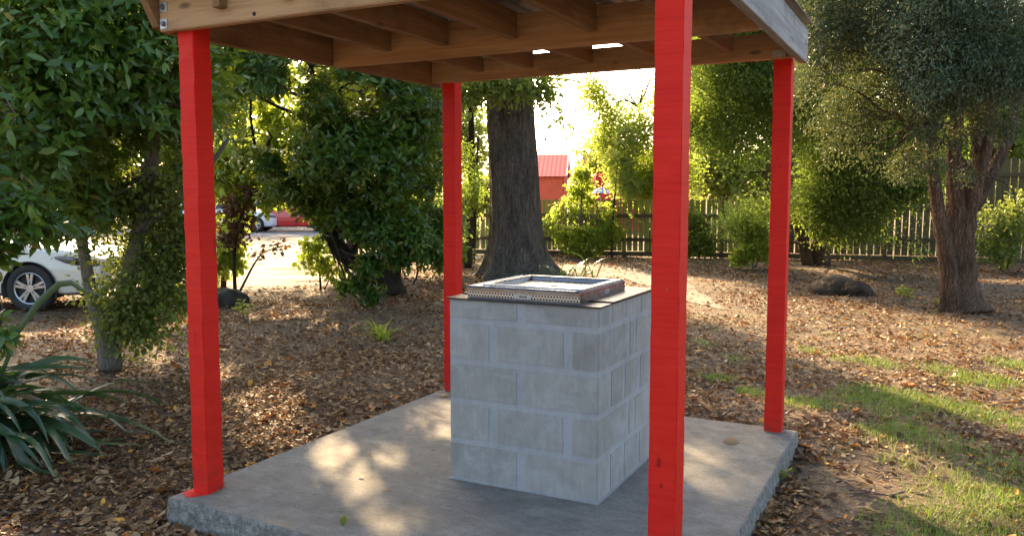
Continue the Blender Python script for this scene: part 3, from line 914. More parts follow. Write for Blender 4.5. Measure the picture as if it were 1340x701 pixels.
def barbecue():
    o = thing('barbecue', 'grey concrete block barbecue with a stainless steel hotplate on top', 'barbecue', l2w(0, 0, .12), -A)
    wx, wy, H = .785, .79, .905
    rs = np.random.default_rng(3)
    m = MB(); m.box((-wx + .0032, .0032, 0), (-.0032, wy - .0032, H - .003), .5)
    core = m.build('mortar_core', M['mortar'], o)
    rows = [(0, .197), (.203, .397), (.403, .597), (.603, .797), (.803, .905)]
    m = MB()
    for r, (z0, z1) in enumerate(rows):
        z0, z1 = z0 + .007, z1 - (.007 if r < 4 else .0)
        even = r % 2 == 0
        # blocks wrap the corners: the front face, right face, back face, left face
        fx = [(-wx, -.405), (-.375, 0)] if even else [(-wx, -.555), (-.525, -.165), (-.135, 0)]
        ry = [(0, .145), (.165, .34), (.36, .575), (.595, wy)] if even else [(0, .40), (.425, .50), (.52, wy)]
        dp = .06
        g = .004
        ya, yb = ry[0][1] - g, ry[-1][0] + g
        for k, (a, b) in enumerate(fx):
            x0 = a + (0 if a == -wx else g); x1 = b - (0 if b == 0 else g)
            end = k in (0, len(fx) - 1)
            m.box((x0, 0, z0), (x1, ya if end else dp, z1), rs.uniform(.1, .9))
            m.box((x0, yb if end else wy - dp, z0), (x1, wy, z1), rs.uniform(.1, .9))
        for a, b in ry[1:-1]:
            m.box((-dp, a + g, z0), (0, b - g, z1), rs.uniform(.1, .9))
            m.box((-wx, a + g, z0), (-wx + dp, b - g, z1), rs.uniform(.1, .9))
    bl = m.build('block_wall', M['block'], o, bevel=.006)
    # smeared mortar skin at the base
    m = MB(); m.box((-wx - .006, -.006, 0), (.006, wy + .006, .004), .3)
    m.build('base_joint', M['mortar'], o)
    # steel top
    z = H
    boxpart('top_plate', (-wx - .012, -.016, z), (.012, .135, z + .006), M['steelp'], o, .0015)
    boxpart('top_plate', (-wx - .012, .150, z + .001), (.014, wy + .012, z + .012), M['steelp'], o, .0015)
    zb, zt = z + .012, z + .066
    x0, x1, y0, y1 = -.705, -.103, .025, .645
    # housing: plain lower skirt, rounded front lip, recessed plate
    ho = boxpart('housing', (x0 + .002, y0 + .012, zb - .006), (x1 - .001, y1, zb + .0305), M['steelx'], o, .002)
    boxpart('vent_strip', (x0 + .004, y0 + .0092, zb + .002), (x1 - .004, y0 + .0118, zb + .0265), M['perf'], ho, 0)
    bd = boxpart('badge', (-.445, y0 + .006, zb + .004), (-.355, y0 + .0088, zb + .023), M['badge'], ho, .001)
    for k, (a, b) in enumerate(((-.415, -.403), (-.400, -.392), (-.389, -.377))):
        boxpart('badge_mark', (a, y0 + .0052, zb + .010), (b, y0 + .0058, zb + .017), M['ink'], bd, 0)
    bd = boxpart('badge', (x1 - .0005, .345, zb + .012), (x1 + .002, .405, zb + .030), M['badge'], ho, .001)
    boxpart('badge_mark', (x1 + .0022, .358, zb + .018), (x1 + .0028, .372, zb + .024), M['ink'], bd, 0)
    boxpart('badge_mark', (x1 + .0022, .378, zb + .018), (x1 + .0028, .392, zb + .024), M['ink'], bd, 0)
    # rim: a frame with a rounded outer edge round the recess
    bm = bmesh.new()
    rx0, rx1, ry0, ry1 = -.620, -.150, .125, .590
    prof = [(0, zb + .031), (0, zb + .044), (.006, zb + .053), (.018, zt - .009), (.04, zt - .005)]
    loops = []
    for d, zz in prof:
        loops.append([bm.verts.new(v) for v in ((x0 + d, y0 + d, zz), (x1 - d, y0 + d, zz), (x1 - d, y1 - d, zz), (x0 + d, y1 - d, zz))])
    for ex, zz in ((.032, zt - .004), (.030, zt + .003), (.0, zt + .003), (-.004, zt - .002), (-.014, zt - .026)):
        loops.append([bm.verts.new(v) for v in ((rx0 - ex, ry0 - ex, zz), (rx1 + ex, ry0 - ex, zz), (rx1 + ex, ry1 + ex, zz), (rx0 - ex, ry1 + ex, zz))])
    for a, b in zip(loops[:-1], loops[1:]):
        for k in range(4): bm.faces.new((a[k], a[(k + 1) % 4], b[(k + 1) % 4], b[k]))
    bm.faces.new(loops[0][::-1])
    bmesh.ops.recalc_face_normals(bm, faces=bm.faces[:])
    bmesh.ops.bevel(bm, geom=[e for e in bm.edges if e.calc_length() < .12], offset=.0015, segments=2, affect='EDGES')
    bm_obj('rim', bm, M['steelx'], ho)
    boxpart('hotplate', (rx0 + .012, ry0 + .012, zb + .03), (rx1 - .012, ry1 - .012, zt - .022), M['steelh'], ho, .002)
    bm = bmesh.new()
    bmesh.ops.create_cone(bm, cap_ends=True, segments=20, radius1=.022, radius2=.020, depth=.003, matrix=Matrix.Translation((-.385, .36, zt - .0205)))
    bm_obj('drain', bm, M['ink'], ho)


barbecue()

# ------------------------------------------------------------------ trees
TREES = 'garden trees'


def tube_part(name, specs, mat, parent, sides=14, rough=.12):
    m = MB()
    for k, (pts, rad) in enumerate(specs):
        P = np.array(pts, float)
        n = max(12, 4 * len(P))
        t = np.linspace(0, len(P) - 1, n)
        # smooth the path
        Q = np.stack([np.interp(t, np.arange(len(P)), P[:, c]) for c in range(3)], -1)
        for _ in range(3): Q[1:-1] = (Q[:-2] + 2 * Q[1:-1] + Q[2:]) / 4
        R = np.interp(t, np.arange(len(P)), rad)
        m.tube(Q, R, sides, rough, k * 13 + 5)
    return m.build(name, mat, parent, smooth=True)


def rel(p, base):
    return np.asarray(p, float) - np.asarray(base, float)


def lobesat(spec, base):
    return [(rel(at(px, py, Y=Y), base), (r * 1.0, r * 1.0, r * .85)) for px, py, Y, r in spec]


def flare(h, r, top, k=2.6, fl=.55):
    """radius profile of a trunk with a flared foot"""
    return r


# --- the glossy-leaved tree on the left
def left_tree():
    b = np.array([*at(145, 476, z=0)[:2], 0.0])
    o = thing('glossy_tree', 'glossy broad-leaved tree with pale trunk nearest the camera on the left', 'tree', b, group=TREES)
    A1 = [rel(at(px, py, Y=Y), b) for px, py, Y in ((145, 478, 7.4), (142, 440, 7.4), (122, 395, 7.4), (110, 330, 7.45), (98, 270, 7.5), (85, 190, 7.4), (50, 120, 7.2), (30, 20, 7.1))]
    A1[0][2] = -.05
    A2 = [rel(at(px, py, Y=Y), b) for px, py, Y in ((146, 440, 7.42), (165, 375, 7.5), (182, 300, 7.6), (196, 235, 7.6), (205, 120, 7.6), (190, -20, 7.6), (180, -200, 7.5))]
    A3 = [rel(at(px, py, Y=Y), b) for px, py, Y in ((180, 305, 7.58), (225, 265, 7.7), (265, 232, 7.9), (300, 180, 8.0))]
    A4 = [rel(at(px, py, Y=Y), b) for px, py, Y in ((100, 280, 7.45), (130, 230, 7.3), (105, 175, 7.1), (80, 155, 6.9))]
    tube_part('trunk', [(A1, [.105, .092, .06, .05, .045, .04, .033, .02]), (A2, [.075, .075, .066, .06, .05, .04, .02]), (A3, [.05, .04, .03, .015]), (A4, [.035, .03, .02, .012])], M['bark_pale'], o)
    spec = [(30, 60, 6.2, .75), (120, 30, 6.5, .75), (205, 40, 6.9, .7), (80, 140, 6.4, .75), (175, 130, 6.8, .7), (225, 130, 7.6, .6),
            (30, 200, 6.2, .6), (110, 225, 7.0, .55), (190, 215, 7.2, .55), (232, 215, 8.2, .5), (20, -90, 6.6, .9), (150, -110, 7, .9), (230, -90, 7.6, .8),
            (60, 60, 8.6, .9), (170, 60, 8.8, .9), (120, 180, 8.8, .7), (100, -260, 7.4, 1.1), (15, 285, 6.6, .3), (150, 255, 7.2, .36), (200, 265, 7.4, .36), (105, 245, 7.1, .3), (60, 245, 7.0, .3), (225, 230, 7.6, .4), (170, 215, 7.0, .4)]
    lobes = lobesat(spec, b)
    p, d, idx = crown(lobes, 5600, -.42, 2.4, 31, base=b)
    m = MB(); rosettes(m, p, d, .118, 8, 41)
    m.build('foliage', M['leafA'], o, smooth=True)
    m = MB(); branchwork(m, [A1[-1], A1[-2], A1[-3], A2[-1], A2[-2], A2[-3], A2[-4], A3[-1], A4[-1]], lobes, p, idx, .028, 9, 190)
    m.build('branches', M['bark_pale'], o, smooth=True)
    # thin olive growth sprouting low on the stems
    lo = lobesat([(150, 305, 7.8, .3), (180, 335, 8.0, .3), (212, 312, 8.0, .28), (125, 285, 7.8, .24), (236, 300, 8.1, .28), (225, 280, 7.7, .32), (165, 260, 7.6, .32), (215, 360, 7.6, .34), (170, 430, 7.3, .24), (235, 330, 7.8, .3), (110, 235, 7.6, .3), (185, 300, 7.5, .36), (150, 330, 7.3, .33), (200, 370, 7.4, .36), (165, 400, 7.25, .30), (115, 270, 7.4, .22), (218, 320, 7.6, .3), (190, 430, 7.3, .24), (140, 370, 7.3, .25), (230, 395, 7.6, .2), (205, 250, 7.5, .35), (150, 250, 7.5, .35)], b)
    p, d, idx = crown(lo, 2900, -.6, 4, 33, .8, base=b)
    m = MB(); loose(m, p, d, .048, 5, .09, 43, ROUND, .4)
    f = m.build('shoots', M['leafS'], o, smooth=True)
    m = MB(); branchwork(m, [A1[1], A1[2], A1[3], A2[0], A2[1], A2[2], A2[3]], lo, p, idx, .012, 19, 90)
    m.build('shoot_stems', M['bark_pale'], o, smooth=True)


left_tree()


# --- a second glossy tree whose stem is out of frame at the left edge; its near branches hang into the picture
def edge_tree():
    b = np.array([-5.1, 6.0, 0.0])
    o = thing('glossy_tree', 'big-leaved branches hanging in from the far left edge above the white car', 'tree', b, group=TREES)
    T = [(0, 0, -.05), (.1, .05, .8), (.3, 0, 1.7), (.6, -.1, 2.4), (.9, -.1, 3.2)]
    B2 = [(.28, 0, 1.6), (.8, -.4, 1.85), (1.25, -.65, 1.75), (1.5, -.7, 1.55)]
    tube_part('trunk', [(T, [.09, .08, .07, .05, .03]), (B2, [.04, .03, .02, .012])], M['bark_pale'], o)
    lobes = lobesat([(25, 275, 5.3, .27), (60, 285, 5.5, .16), (-25, 320, 5.2, .22), (-2, 440, 5.0, .12), (20, 150, 5.4, .4), (-40, 220, 5.4, .5), (85, 300, 5.7, .10), (-30, 480, 5.0, .2)], b)
    p, d, idx = crown(lobes, 330, -.6, 3, 61, .6, base=b)
    m = MB(); rosettes(m, p, d, .125, 7, 62)
    m.build('foliage', M['leafA'], o, smooth=True)
    m = MB(); branchwork(m, [T[2], T[3], T[4], B2[1], B2[2], B2[3]], lobes, p, idx, .014, 63, 120)
    m.build('branches', M['bark_pale'], o, smooth=True)


edge_tree()


# --- the dark tree behind the shelter, left of the oak
def mid_tree():
    b = np.array([*at(505, 384, z=0)[:2], 0.0])
    o = thing('dark_tree', 'dense dark-leaved tree with low crooked stems between the two left shelter posts', 'tree', b, group=TREES)
    Q = lambda L: [rel(at(px, py, Y=Y), b) for px, py, Y in L]
    S0 = Q(((508, 390, 12.9), (506, 368, 12.95), (512, 340, 13.0), (520, 300, 13.1), (525, 240, 13.1), (520, 150, 13.0), (515, 20, 13)))
    S0[0][2] = -.05
    S1 = Q(((500, 375, 12.95), (478, 352, 12.8), (455, 338, 12.6), (438, 318, 12.4), (425, 292, 12.2), (400, 270, 12), (375, 262, 11.8), (350, 245, 11.6)))
    S2 = Q(((512, 345, 13.0), (545, 325, 13.2), (560, 280, 13.4), (570, 200, 13.6), (575, 100, 13.6)))
    S3 = Q(((440, 318, 12.4), (425, 285, 12.4), (430, 230, 12.4), (420, 150, 12.3), (400, 60, 12.3)))
    S4 = Q(((458, 338, 12.6), (470, 305, 12.8), (462, 285, 12.8), (440, 270, 12.6)))
    tube_part('trunk', [(S0, [.30, .22, .15, .12, .1, .07, .04]), (S1, [.15, .14, .13, .11, .09, .06, .045, .02]), (S2, [.12, .09, .08, .06, .03]), (S3, [.07, .06, .05, .04, .02]), (S4, [.05, .045, .035, .02])], M['bark_dark'], o)
    spec = [(330, 110, 10.6, .75), (400, 80, 10.6, .85), (470, 110, 10.8, .85), (535, 140, 11.2, .8), (350, 170, 10.8, .6), (430, 190, 10.8, .75), (500, 215, 11, .75), (555, 240, 11.6, .55),
            (395, 225, 11, .5), (460, 265, 11.2, .5), (530, 295, 11.6, .5), (300, 60, 10.8, .7), (560, 330, 12, .28), (500, 330, 11.4, .28), (470, 370, 11.4, .2), (505, 390, 11.3, .14), (440, 345, 11.4, .12),
            (360, 0, 11.5, 1.1), (460, 10, 12, 1.2), (560, 40, 12.5, 1.0), (400, -120, 12.2, 1.3), (520, -120, 13, 1.2), (420, 255, 11.4, .4), (375, 238, 11.2, .4), (345, 215, 11, .4), (500, 275, 11.4, .45), (470, 305, 11.6, .32), (545, 320, 11.8, .32), (500, 325, 11.6, .28), (575, 290, 12.2, .4), (430, 300, 11.2, .2), (515, 335, 11.4, .3), (492, 358, 11.3, .2), (560, 352, 11.6, .26), (468, 325, 11.4, .16), (590, 325, 12, .25), (540, 372, 11.4, .16), (450, 120, 13.6, 1.1), (340, 100, 13, .9), (540, 200, 13.6, .8)]
    lobes = lobesat(spec, b)
    low = lobesat([(470, 290, 11, .3), (500, 300, 11, .36), (488, 386, 11.1, .15), (452, 374, 11.2, .12), (525, 335, 11.2, .2), (560, 322, 11.5, .25), (480, 345, 11, .22), (535, 305, 11.1, .34), (400, 250, 11.4, .22), (570, 330, 11.6, .2), (470, 368, 11.1, .13)], b)
    p, d, idx = crown(lobes, 9000, -.36, 1.9, 71, base=b)
    p1, d1, i1 = crown(low, 1050, -.7, 3, 75, .6, base=b)
    p, d, idx = np.concatenate([p, p1]), np.concatenate([d, d1]), np.concatenate([idx, i1 + len(lobes)]); lobes = lobes + low
    m = MB(); rosettes(m, p, d, .13, 8, 72)
    m.build('foliage', M['leafB'], o, smooth=True)
    m = MB(); branchwork(m, [S0[3], S0[4], S0[5], S1[4], S1[6], S1[7], S2[2], S2[3], S2[4], S3[2], S3[3], S3[4]], lobes, p, idx, .05, 73, 220)
    m.build('branches', M['bark_dark'], o, smooth=True)


mid_tree()


# --- the oak: a massive straight trunk with a flared foot
def oak():
    b = np.array([*at(676, 362, z=0)[:2], 0.0])
    o = thing('oak_tree', 'massive straight grey oak trunk rising just behind the barbecue', 'tree', b, group=TREES)
    m = MB()
    zs = np.concatenate([np.linspace(-.1, 1.2, 16), np.linspace(1.4, 9.5, 40)])
    sides = 40
    a = np.arange(sides) * 2 * PI / sides
    V = []
    rs = np.random.default_rng(4)
    for i, z in enumerate(zs):
        zz = max(z, 0)
        r = .465 - .010 * zz + .34 * math.exp(-zz / .36)
        root = math.exp(-zz / .45)
        rr = r * (1 + root * (.20 * np.sin(5 * a + .4) + .12 * np.sin(3 * a + 1.2)) + .035 * np.sin(11 * a + .5 * np.sin(zz * 1.3)) + .028 * np.sin(19 * a + zz * .8 + .6 * np.sin(zz * 2.1)) + rs.normal(0, .010, sides))
        cx_ = -.035 * zz + .02 * math.sin(zz * 1.1)
        V.append(np.stack([cx_ + rr * np.cos(a), rr * np.sin(a), np.full(sides, z)], -1))
    V = np.concatenate(V)
    i, j = np.meshgrid(np.arange(len(zs) - 1), np.arange(sides), indexing='ij'); j2 = (j + 1) % sides
    q = np.stack([i * sides + j, i * sides + j2, (i + 1) * sides + j2, (i + 1) * sides + j], -1).reshape(-1)
    m.add(V, q, [4] * (len(q) // 4))
    m.build('trunk', M['bark_oak'], o, smooth=True)
    starts = [(-.1, 0, 3.6), (-.15, 0, 4.6), (-.2, 0, 5.6), (-.25, 0, 7), (-.3, 0, 9)]
    lobes = [((-1.3, -1.2, 4.6), (1.1, 1.0, .5)), ((.9, -1.0, 4.4), (.8, .8, .3)), ((-2.9, .4, 6.5), (1.3, 1.3, .9)), ((2.6, .8, 7.2), (1.3, 1.3, .8)), ((-.6, -2.2, 7.4), (1.6, 1.3, .9)),
             ((-.3, .2, 10.5), (2.0, 2.0, 1.4)), ((3.6, -1.0, 9.2), (1.2, 1.2, .8)), ((-3.4, -1.0, 9.2), (1.5, 1.5, 1.0))]
    near = lobesat([(615, 135, 14.2, .34), (640, 118, 14.3, .34), (680, 108, 14.2, .28), (720, 118, 14.4, .26), (735, 150, 14.6, .12), (650, 150, 14.4, .2), (760, 108, 14.8, .2)], b)
    p1, d1, i1 = crown(near, 520, -.35, 3.0, 84, base=b)
    p, d, idx = crown(lobes, 2600, -.1, 2.0, 81, base=b)
    p, d, idx = np.concatenate([p1, p]), np.concatenate([d1, d]), np.concatenate([i1, idx + len(near)])
    m = MB(); loose(m, p, d, .12, 5, .12, 82, LEAF, .4, 1.3)
    m.build('foliage', M['leafG'], o, smooth=True)
    m = MB(); branchwork(m, starts, near + lobes, p, idx, .055, 83, 200)
    m.build('branches', M['bark_oak'], o, smooth=True)


oak()


# --- the big feathery tree on the right
def right_tree():
    b = np.array([*at(1252, 407, z=0)[:2], 0.0])
    o = thing('feathery_tree', 'large stringy-barked tree with feathery blue-green foliage on the right', 'tree', b, group=TREES)
    Q = lambda L: [rel(at(px, py, Y=Y), b) for px, py, Y in L]
    T = Q(((1262, 412, 10.8), (1258, 398, 10.85), (1254, 370, 10.9), (1252, 330, 10.9), (1256, 285, 10.9), (1262, 250, 10.9), (1262, 215, 10.9)))
    T[0][2] = -.06
    L1 = Q(((1246, 405, 10.75), (1243, 360, 10.75), (1236, 320, 10.75), (1226, 270, 10.75), (1220, 220, 10.75), (1216, 160, 10.75), (1225, 90, 10.7), (1220, -20, 10.6)))
    L1[0][2] = -.05
    L2 = Q(((1256, 290, 10.85), (1249, 240, 10.8), (1247, 195, 10.8), (1254, 140, 10.8), (1240, 60, 10.8), (1230, -60, 10.9)))
    L3 = Q(((1262, 290, 10.85), (1276, 240, 10.75), (1290, 195, 10.7), (1300, 130, 10.7), (1290, 40, 10.7), (1295, -80, 10.8)))
    L4 = Q(((1272, 270, 10.9), (1300, 225, 11), (1320, 180, 11), (1332, 130, 11.1), (1350, 60, 11.2), (1370, -40, 11.3)))
    L5 = Q(((1285, 215, 10.8), (1276, 165, 10.7), (1282, 90, 10.6), (1270, 0, 10.5)))
    tube_part('trunk', [(T, [.36, .275, .225, .205, .20, .14, .08]), (L1, [.16, .12, .095, .08, .075, .07, .06, .035]), (L2, [.12, .105, .09, .075, .06, .04]), (L3, [.13, .105, .085, .07, .055, .03]), (L4, [.10, .08, .065, .055, .045, .025]), (L5, [.09, .08, .06, .03])], M['bark_red'], o, 18, .13)
    spec = [(1200, 60, 9.0, .75), (1280, 60, 8.9, .75), (1140, 90, 9.4, .65), (1220, 120, 9.6, .42), (1165, 150, 9.6, .5), (1325, 95, 9.3, .5), (1310, 10, 9.0, .9), (1190, 185, 9.8, .25), (1150, 215, 10.0, .35), (1100, 160, 10.2, .45), (1260, 100, 9.2, .42), (1215, 165, 9.7, .14), (1255, 178, 9.8, .15), (1288, 158, 9.6, .16), (1228, 215, 9.9, .12), (1318, 170, 9.6, .16), (1265, 230, 10, .08), (1180, 225, 9.9, .16), (1150, 190, 9.9, .25), (1110, 30, 9.8, .8), (1075, 40, 10.4, .6), (1130, 140, 10.4, .5), (1300, 60, 9.6, .7), (1180, 100, 9.9, .6), (1200, -30, 9.2, .9), (1080, 110, 10.0, .5),
            (1120, 190, 10.2, .45), (1190, 215, 10.2, .3), (1330, 270, 10.5, .2), (1150, 40, 11.6, .9), (1250, 20, 12, 1.1), (1340, 60, 12, 1.0), (1240, -150, 10.5, 1.4), (1100, -80, 10.4, 1.1), (1340, -120, 10.5, 1.2)]
    lobes = lobesat(spec, b)
    p, d, idx = crown(lobes, 25000, -.26, 3.0, 91, base=b)
    m = MB(); loose(m, p, d, .055, 8, .055, 92, DIAMOND, .45, .55)
    m.build('foliage', M['leafC'], o)
    m = MB(); branchwork(m, [L1[-1], L1[-2], L1[-3], L2[-1], L2[-2], L2[-3], L3[-1], L3[-2], L3[-3], L4[-1], L4[-2], L4[-3], L5[-1], L5[-2]], lobes, p, idx, .032, 93, 260)
    m.build('branches', M['bark_red'], o, smooth=True)


right_tree()


# --- smaller trees and shrubs at the back
def fine_tree(name, label, base, stems, spec, n, mat, barkmat, size, kind, seed, cat='tree', group=TREES, per=4, spread=.07, gap=-.2, r0=.04, twigs=120, template=DIAMOND, freq=2.2, gaps=True):
    b = np.array([base[0], base[1], 0.0])
    o = thing(name, label, cat, b, group=group)
    st, starts = [], []
    for pts, rad in stems:
        P = [rel(at(px, py, Y=Y), b) for px, py, Y in pts]
        P[0][2] = max(-.05, min(P[0][2], .0)) if len(st) == 0 else P[0][2]
        st.append((P, rad)); starts += P[1:]
    tube_part('trunk' if cat == 'tree' else 'stem', st, barkmat, o, 10)
    lobes = lobesat(spec, b)
    p, d, idx = crown(lobes, n, gap, freq, seed, base=b, gaps=gaps)
    m = MB()
    if kind == 'spray': sprays(m, p, d, size, seed + 1)
    elif kind == 'rosette': rosettes(m, p, d, size, 6, seed + 1)
    else: loose(m, p, d, size, per, spread, seed + 1, template)
    m.build('foliage', mat, o)
    m = MB(); branchwork(m, starts, lobes, p, idx, r0, seed + 2, twigs)
    m.build('branches', barkmat, o, smooth=True)
    return o


fine_tree('olive_tree', 'olive-green fine-leaved tree with two red-brown stems in front of the fence', at(1066, 345, z=0),
          [(((1072, 348, 18.2), (1070, 310, 18.2), (1068, 260, 18.2), (1064, 180, 18.2), (1060, 90, 18.2), (1056, -20, 18.2)), [.24, .18, .15, .12, .1, .05]),
           (((1058, 346, 18.1), (1050, 315, 18.1), (1040, 280, 18.0), (1020, 220, 17.8), (1000, 150, 17.6)), [.14, .11, .09, .07, .04]),
           (((1076, 340, 18.2), (1080, 290, 18.2), (1100, 230, 18), (1140, 160, 17.6)), [.1, .09, .07, .04])],
          [(950, 110, 17, 1.0), (1010, 90, 16.6, 1.2), (960, 190, 17.0, .95), (1000, 250, 17, .8), (1060, 160, 16.6, 1.1), (1080, 245, 17, .8), (1130, 230, 16.6, .9), (1150, 290, 16.8, .5), (1180, 250, 16.8, .7), (930, 260, 17.5, .6), (940, 40, 17.5, 1.2), (1050, 20, 17, 1.5), (980, 300, 17.2, .4), (1110, 90, 17, 1.1), (1120, 290, 16.8, .5), (1090, 300, 16.8, .35), (1150, 170, 16.8, .9), (1190, 180, 17, .9), (1150, 250, 17.2, .7), (1080, 270, 17.2, .6), (1210, 270, 17, .5), (1205, 240, 16.4, .65), (1240, 260, 16.8, .5), (1100, 200, 17, .9), (960, 270, 17.2, .6), (920, 220, 17.4, .6), (1000, 20, 17, 1.4), (1190, 310, 17, .35), (920, 160, 17.6, .7), (1030, -80, 18, 1.8)],
          15000, M['leafW'], M['bark_red'], .075, 'loose', 101, per=13, spread=.15, gap=-.36)

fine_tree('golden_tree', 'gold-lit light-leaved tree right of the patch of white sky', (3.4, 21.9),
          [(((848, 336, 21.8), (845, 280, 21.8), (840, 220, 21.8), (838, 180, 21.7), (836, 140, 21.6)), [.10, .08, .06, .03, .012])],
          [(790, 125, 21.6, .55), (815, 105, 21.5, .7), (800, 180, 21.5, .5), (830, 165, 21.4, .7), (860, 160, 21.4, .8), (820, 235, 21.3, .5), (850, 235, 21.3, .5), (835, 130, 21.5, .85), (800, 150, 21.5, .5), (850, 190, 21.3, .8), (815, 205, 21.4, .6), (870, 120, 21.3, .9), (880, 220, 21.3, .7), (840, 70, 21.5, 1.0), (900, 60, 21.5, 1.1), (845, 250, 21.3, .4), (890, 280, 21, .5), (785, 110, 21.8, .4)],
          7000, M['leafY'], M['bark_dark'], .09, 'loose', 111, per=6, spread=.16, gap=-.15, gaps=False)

fine_tree('feathery_sapling', 'pale feathery sapling in front of the fence beside the yellow bush', (2.9, 20.6),
          [(((800, 338, 20.4), (801, 300, 20.4), (805, 250, 20.4), (808, 215, 20.4), (812, 180, 20.4)), [.03, .025, .02, .014, .008])],
          [(812, 210, 20.2, .35), (820, 240, 20.2, .4), (808, 270, 20.2, .32), (825, 295, 20.1, .22), (800, 295, 20.2, .2), (818, 180, 20.3, .3)],
          330, M['leafG'], M['bark_dark'], .24, 'spray', 121, gap=-.3, r0=.015, twigs=60)

fine_tree('yellow_bush', 'bright yellow-green bush in front of the low fence', at(768, 334, z=0),
          [(((766, 336, 20.6), (764, 315, 20.6), (760, 285, 20.6), (762, 245, 20.6)), [.05, .04, .03, .015]), (((772, 336, 20.6), (778, 310, 20.6), (782, 280, 20.6)), [.04, .03, .015]), (((760, 336, 20.6), (752, 314, 20.5), (742, 300, 20.5)), [.035, .025, .012])],
          [(762, 252, 20.5, .40), (755, 282, 20.4, .58), (778, 286, 20.4, .52), (736, 300, 20.4, .42), (762, 310, 20.3, .55), (792, 304, 20.4, .42), (761, 228, 20.5, .24), (722, 292, 20.5, .2)],
          1700, M['leafY'], M['bark_pale'], .09, 'loose', 131, cat='bush', group='garden shrubs', per=4, spread=.05, gap=-.3, r0=.02, twigs=80, template=ROUND, freq=4)

fine_tree('round_shrub', 'low bright green shrub beside the rear right red post', at(985, 350, z=0),
          [(((985, 351, 17.2), (985, 330, 17.2), (984, 310, 17.2)), [.03, .025, .01]), (((988, 350, 17.2), (998, 330, 17.2), (1003, 318, 17.2)), [.02, .018, .01])],
          [(985, 325, 17, .26), (972, 332, 17, .18), (1000, 328, 17.1, .2), (990, 308, 17.1, .18), (965, 340, 17, .1)],
          480, M['leafY'], M['bark_pale'], .085, 'loose', 141, cat='bush', group='garden shrubs', per=4, spread=.05, gap=-.4, r0=.012, twigs=40, template=ROUND)
fine_tree('leafy_shrub', 'green leafy shrub against the tall fence right of the feathery tree', at(1310, 352, z=0),
          [(((1310, 353, 16.6), (1306, 320, 16.6), (1300, 280, 16.6)), [.03, .025, .01]), (((1316, 352, 16.6), (1330, 320, 16.6), (1335, 290, 16.6)), [.025, .018, .01])],
          [(1300, 285, 16.4, .42), (1325, 305, 16.4, .4), (1295, 325, 16.4, .3), (1335, 270, 16.5, .35), (1320, 335, 16.3, .2)],
          420, M['leafS'], M['bark_dark'], .085, 'loose', 221, cat='bush', group='garden shrubs', per=5, spread=.08, gap=-.35, r0=.015, twigs=60, template=ROUND)
fine_tree('leafy_shrub', 'small yellow-lit shrub right of the front red post', at(915, 335, z=0),
          [(((915, 336, 20.2), (914, 318, 20.2), (912, 300, 20.2)), [.03, .025, .01])],
          [(915, 312, 20.1, .3), (905, 325, 20.1, .2), (925, 322, 20.1, .22), (910, 290, 20.2, .25)],
          380, M['leafG'], M['bark_pale'], .11, 'loose', 151, cat='bush', group='garden shrubs', per=4, spread=.06, gap=-.4, r0=.012, twigs=40, template=ROUND)

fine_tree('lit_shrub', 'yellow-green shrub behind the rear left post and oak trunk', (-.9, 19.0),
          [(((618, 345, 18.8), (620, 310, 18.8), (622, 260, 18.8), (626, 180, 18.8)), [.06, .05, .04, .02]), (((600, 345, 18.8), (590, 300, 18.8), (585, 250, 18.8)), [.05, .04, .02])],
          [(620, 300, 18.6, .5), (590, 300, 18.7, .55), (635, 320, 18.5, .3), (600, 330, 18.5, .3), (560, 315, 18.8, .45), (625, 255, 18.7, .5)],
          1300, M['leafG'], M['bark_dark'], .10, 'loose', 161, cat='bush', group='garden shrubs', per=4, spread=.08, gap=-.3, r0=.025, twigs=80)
fine_tree('blue_green_tree', 'grey-green small-leaved tree seen left of the oak trunk', (-.9, 18.0),
          [(((612, 352, 17.6), (614, 300, 17.6), (618, 220, 17.6), (616, 120, 17.6), (612, 20, 17.6)), [.09, .08, .07, .05, .03])],
          [(620, 200, 17.4, .65), (600, 160, 17.5, .7), (630, 240, 17.4, .45), (605, 260, 17.4, .4), (625, 90, 17.6, .8), (590, 90, 17.7, .9)],
          2300, M['leafW'], M['bark_dark'], .075, 'loose', 171, per=5, spread=.08, gap=-.25)

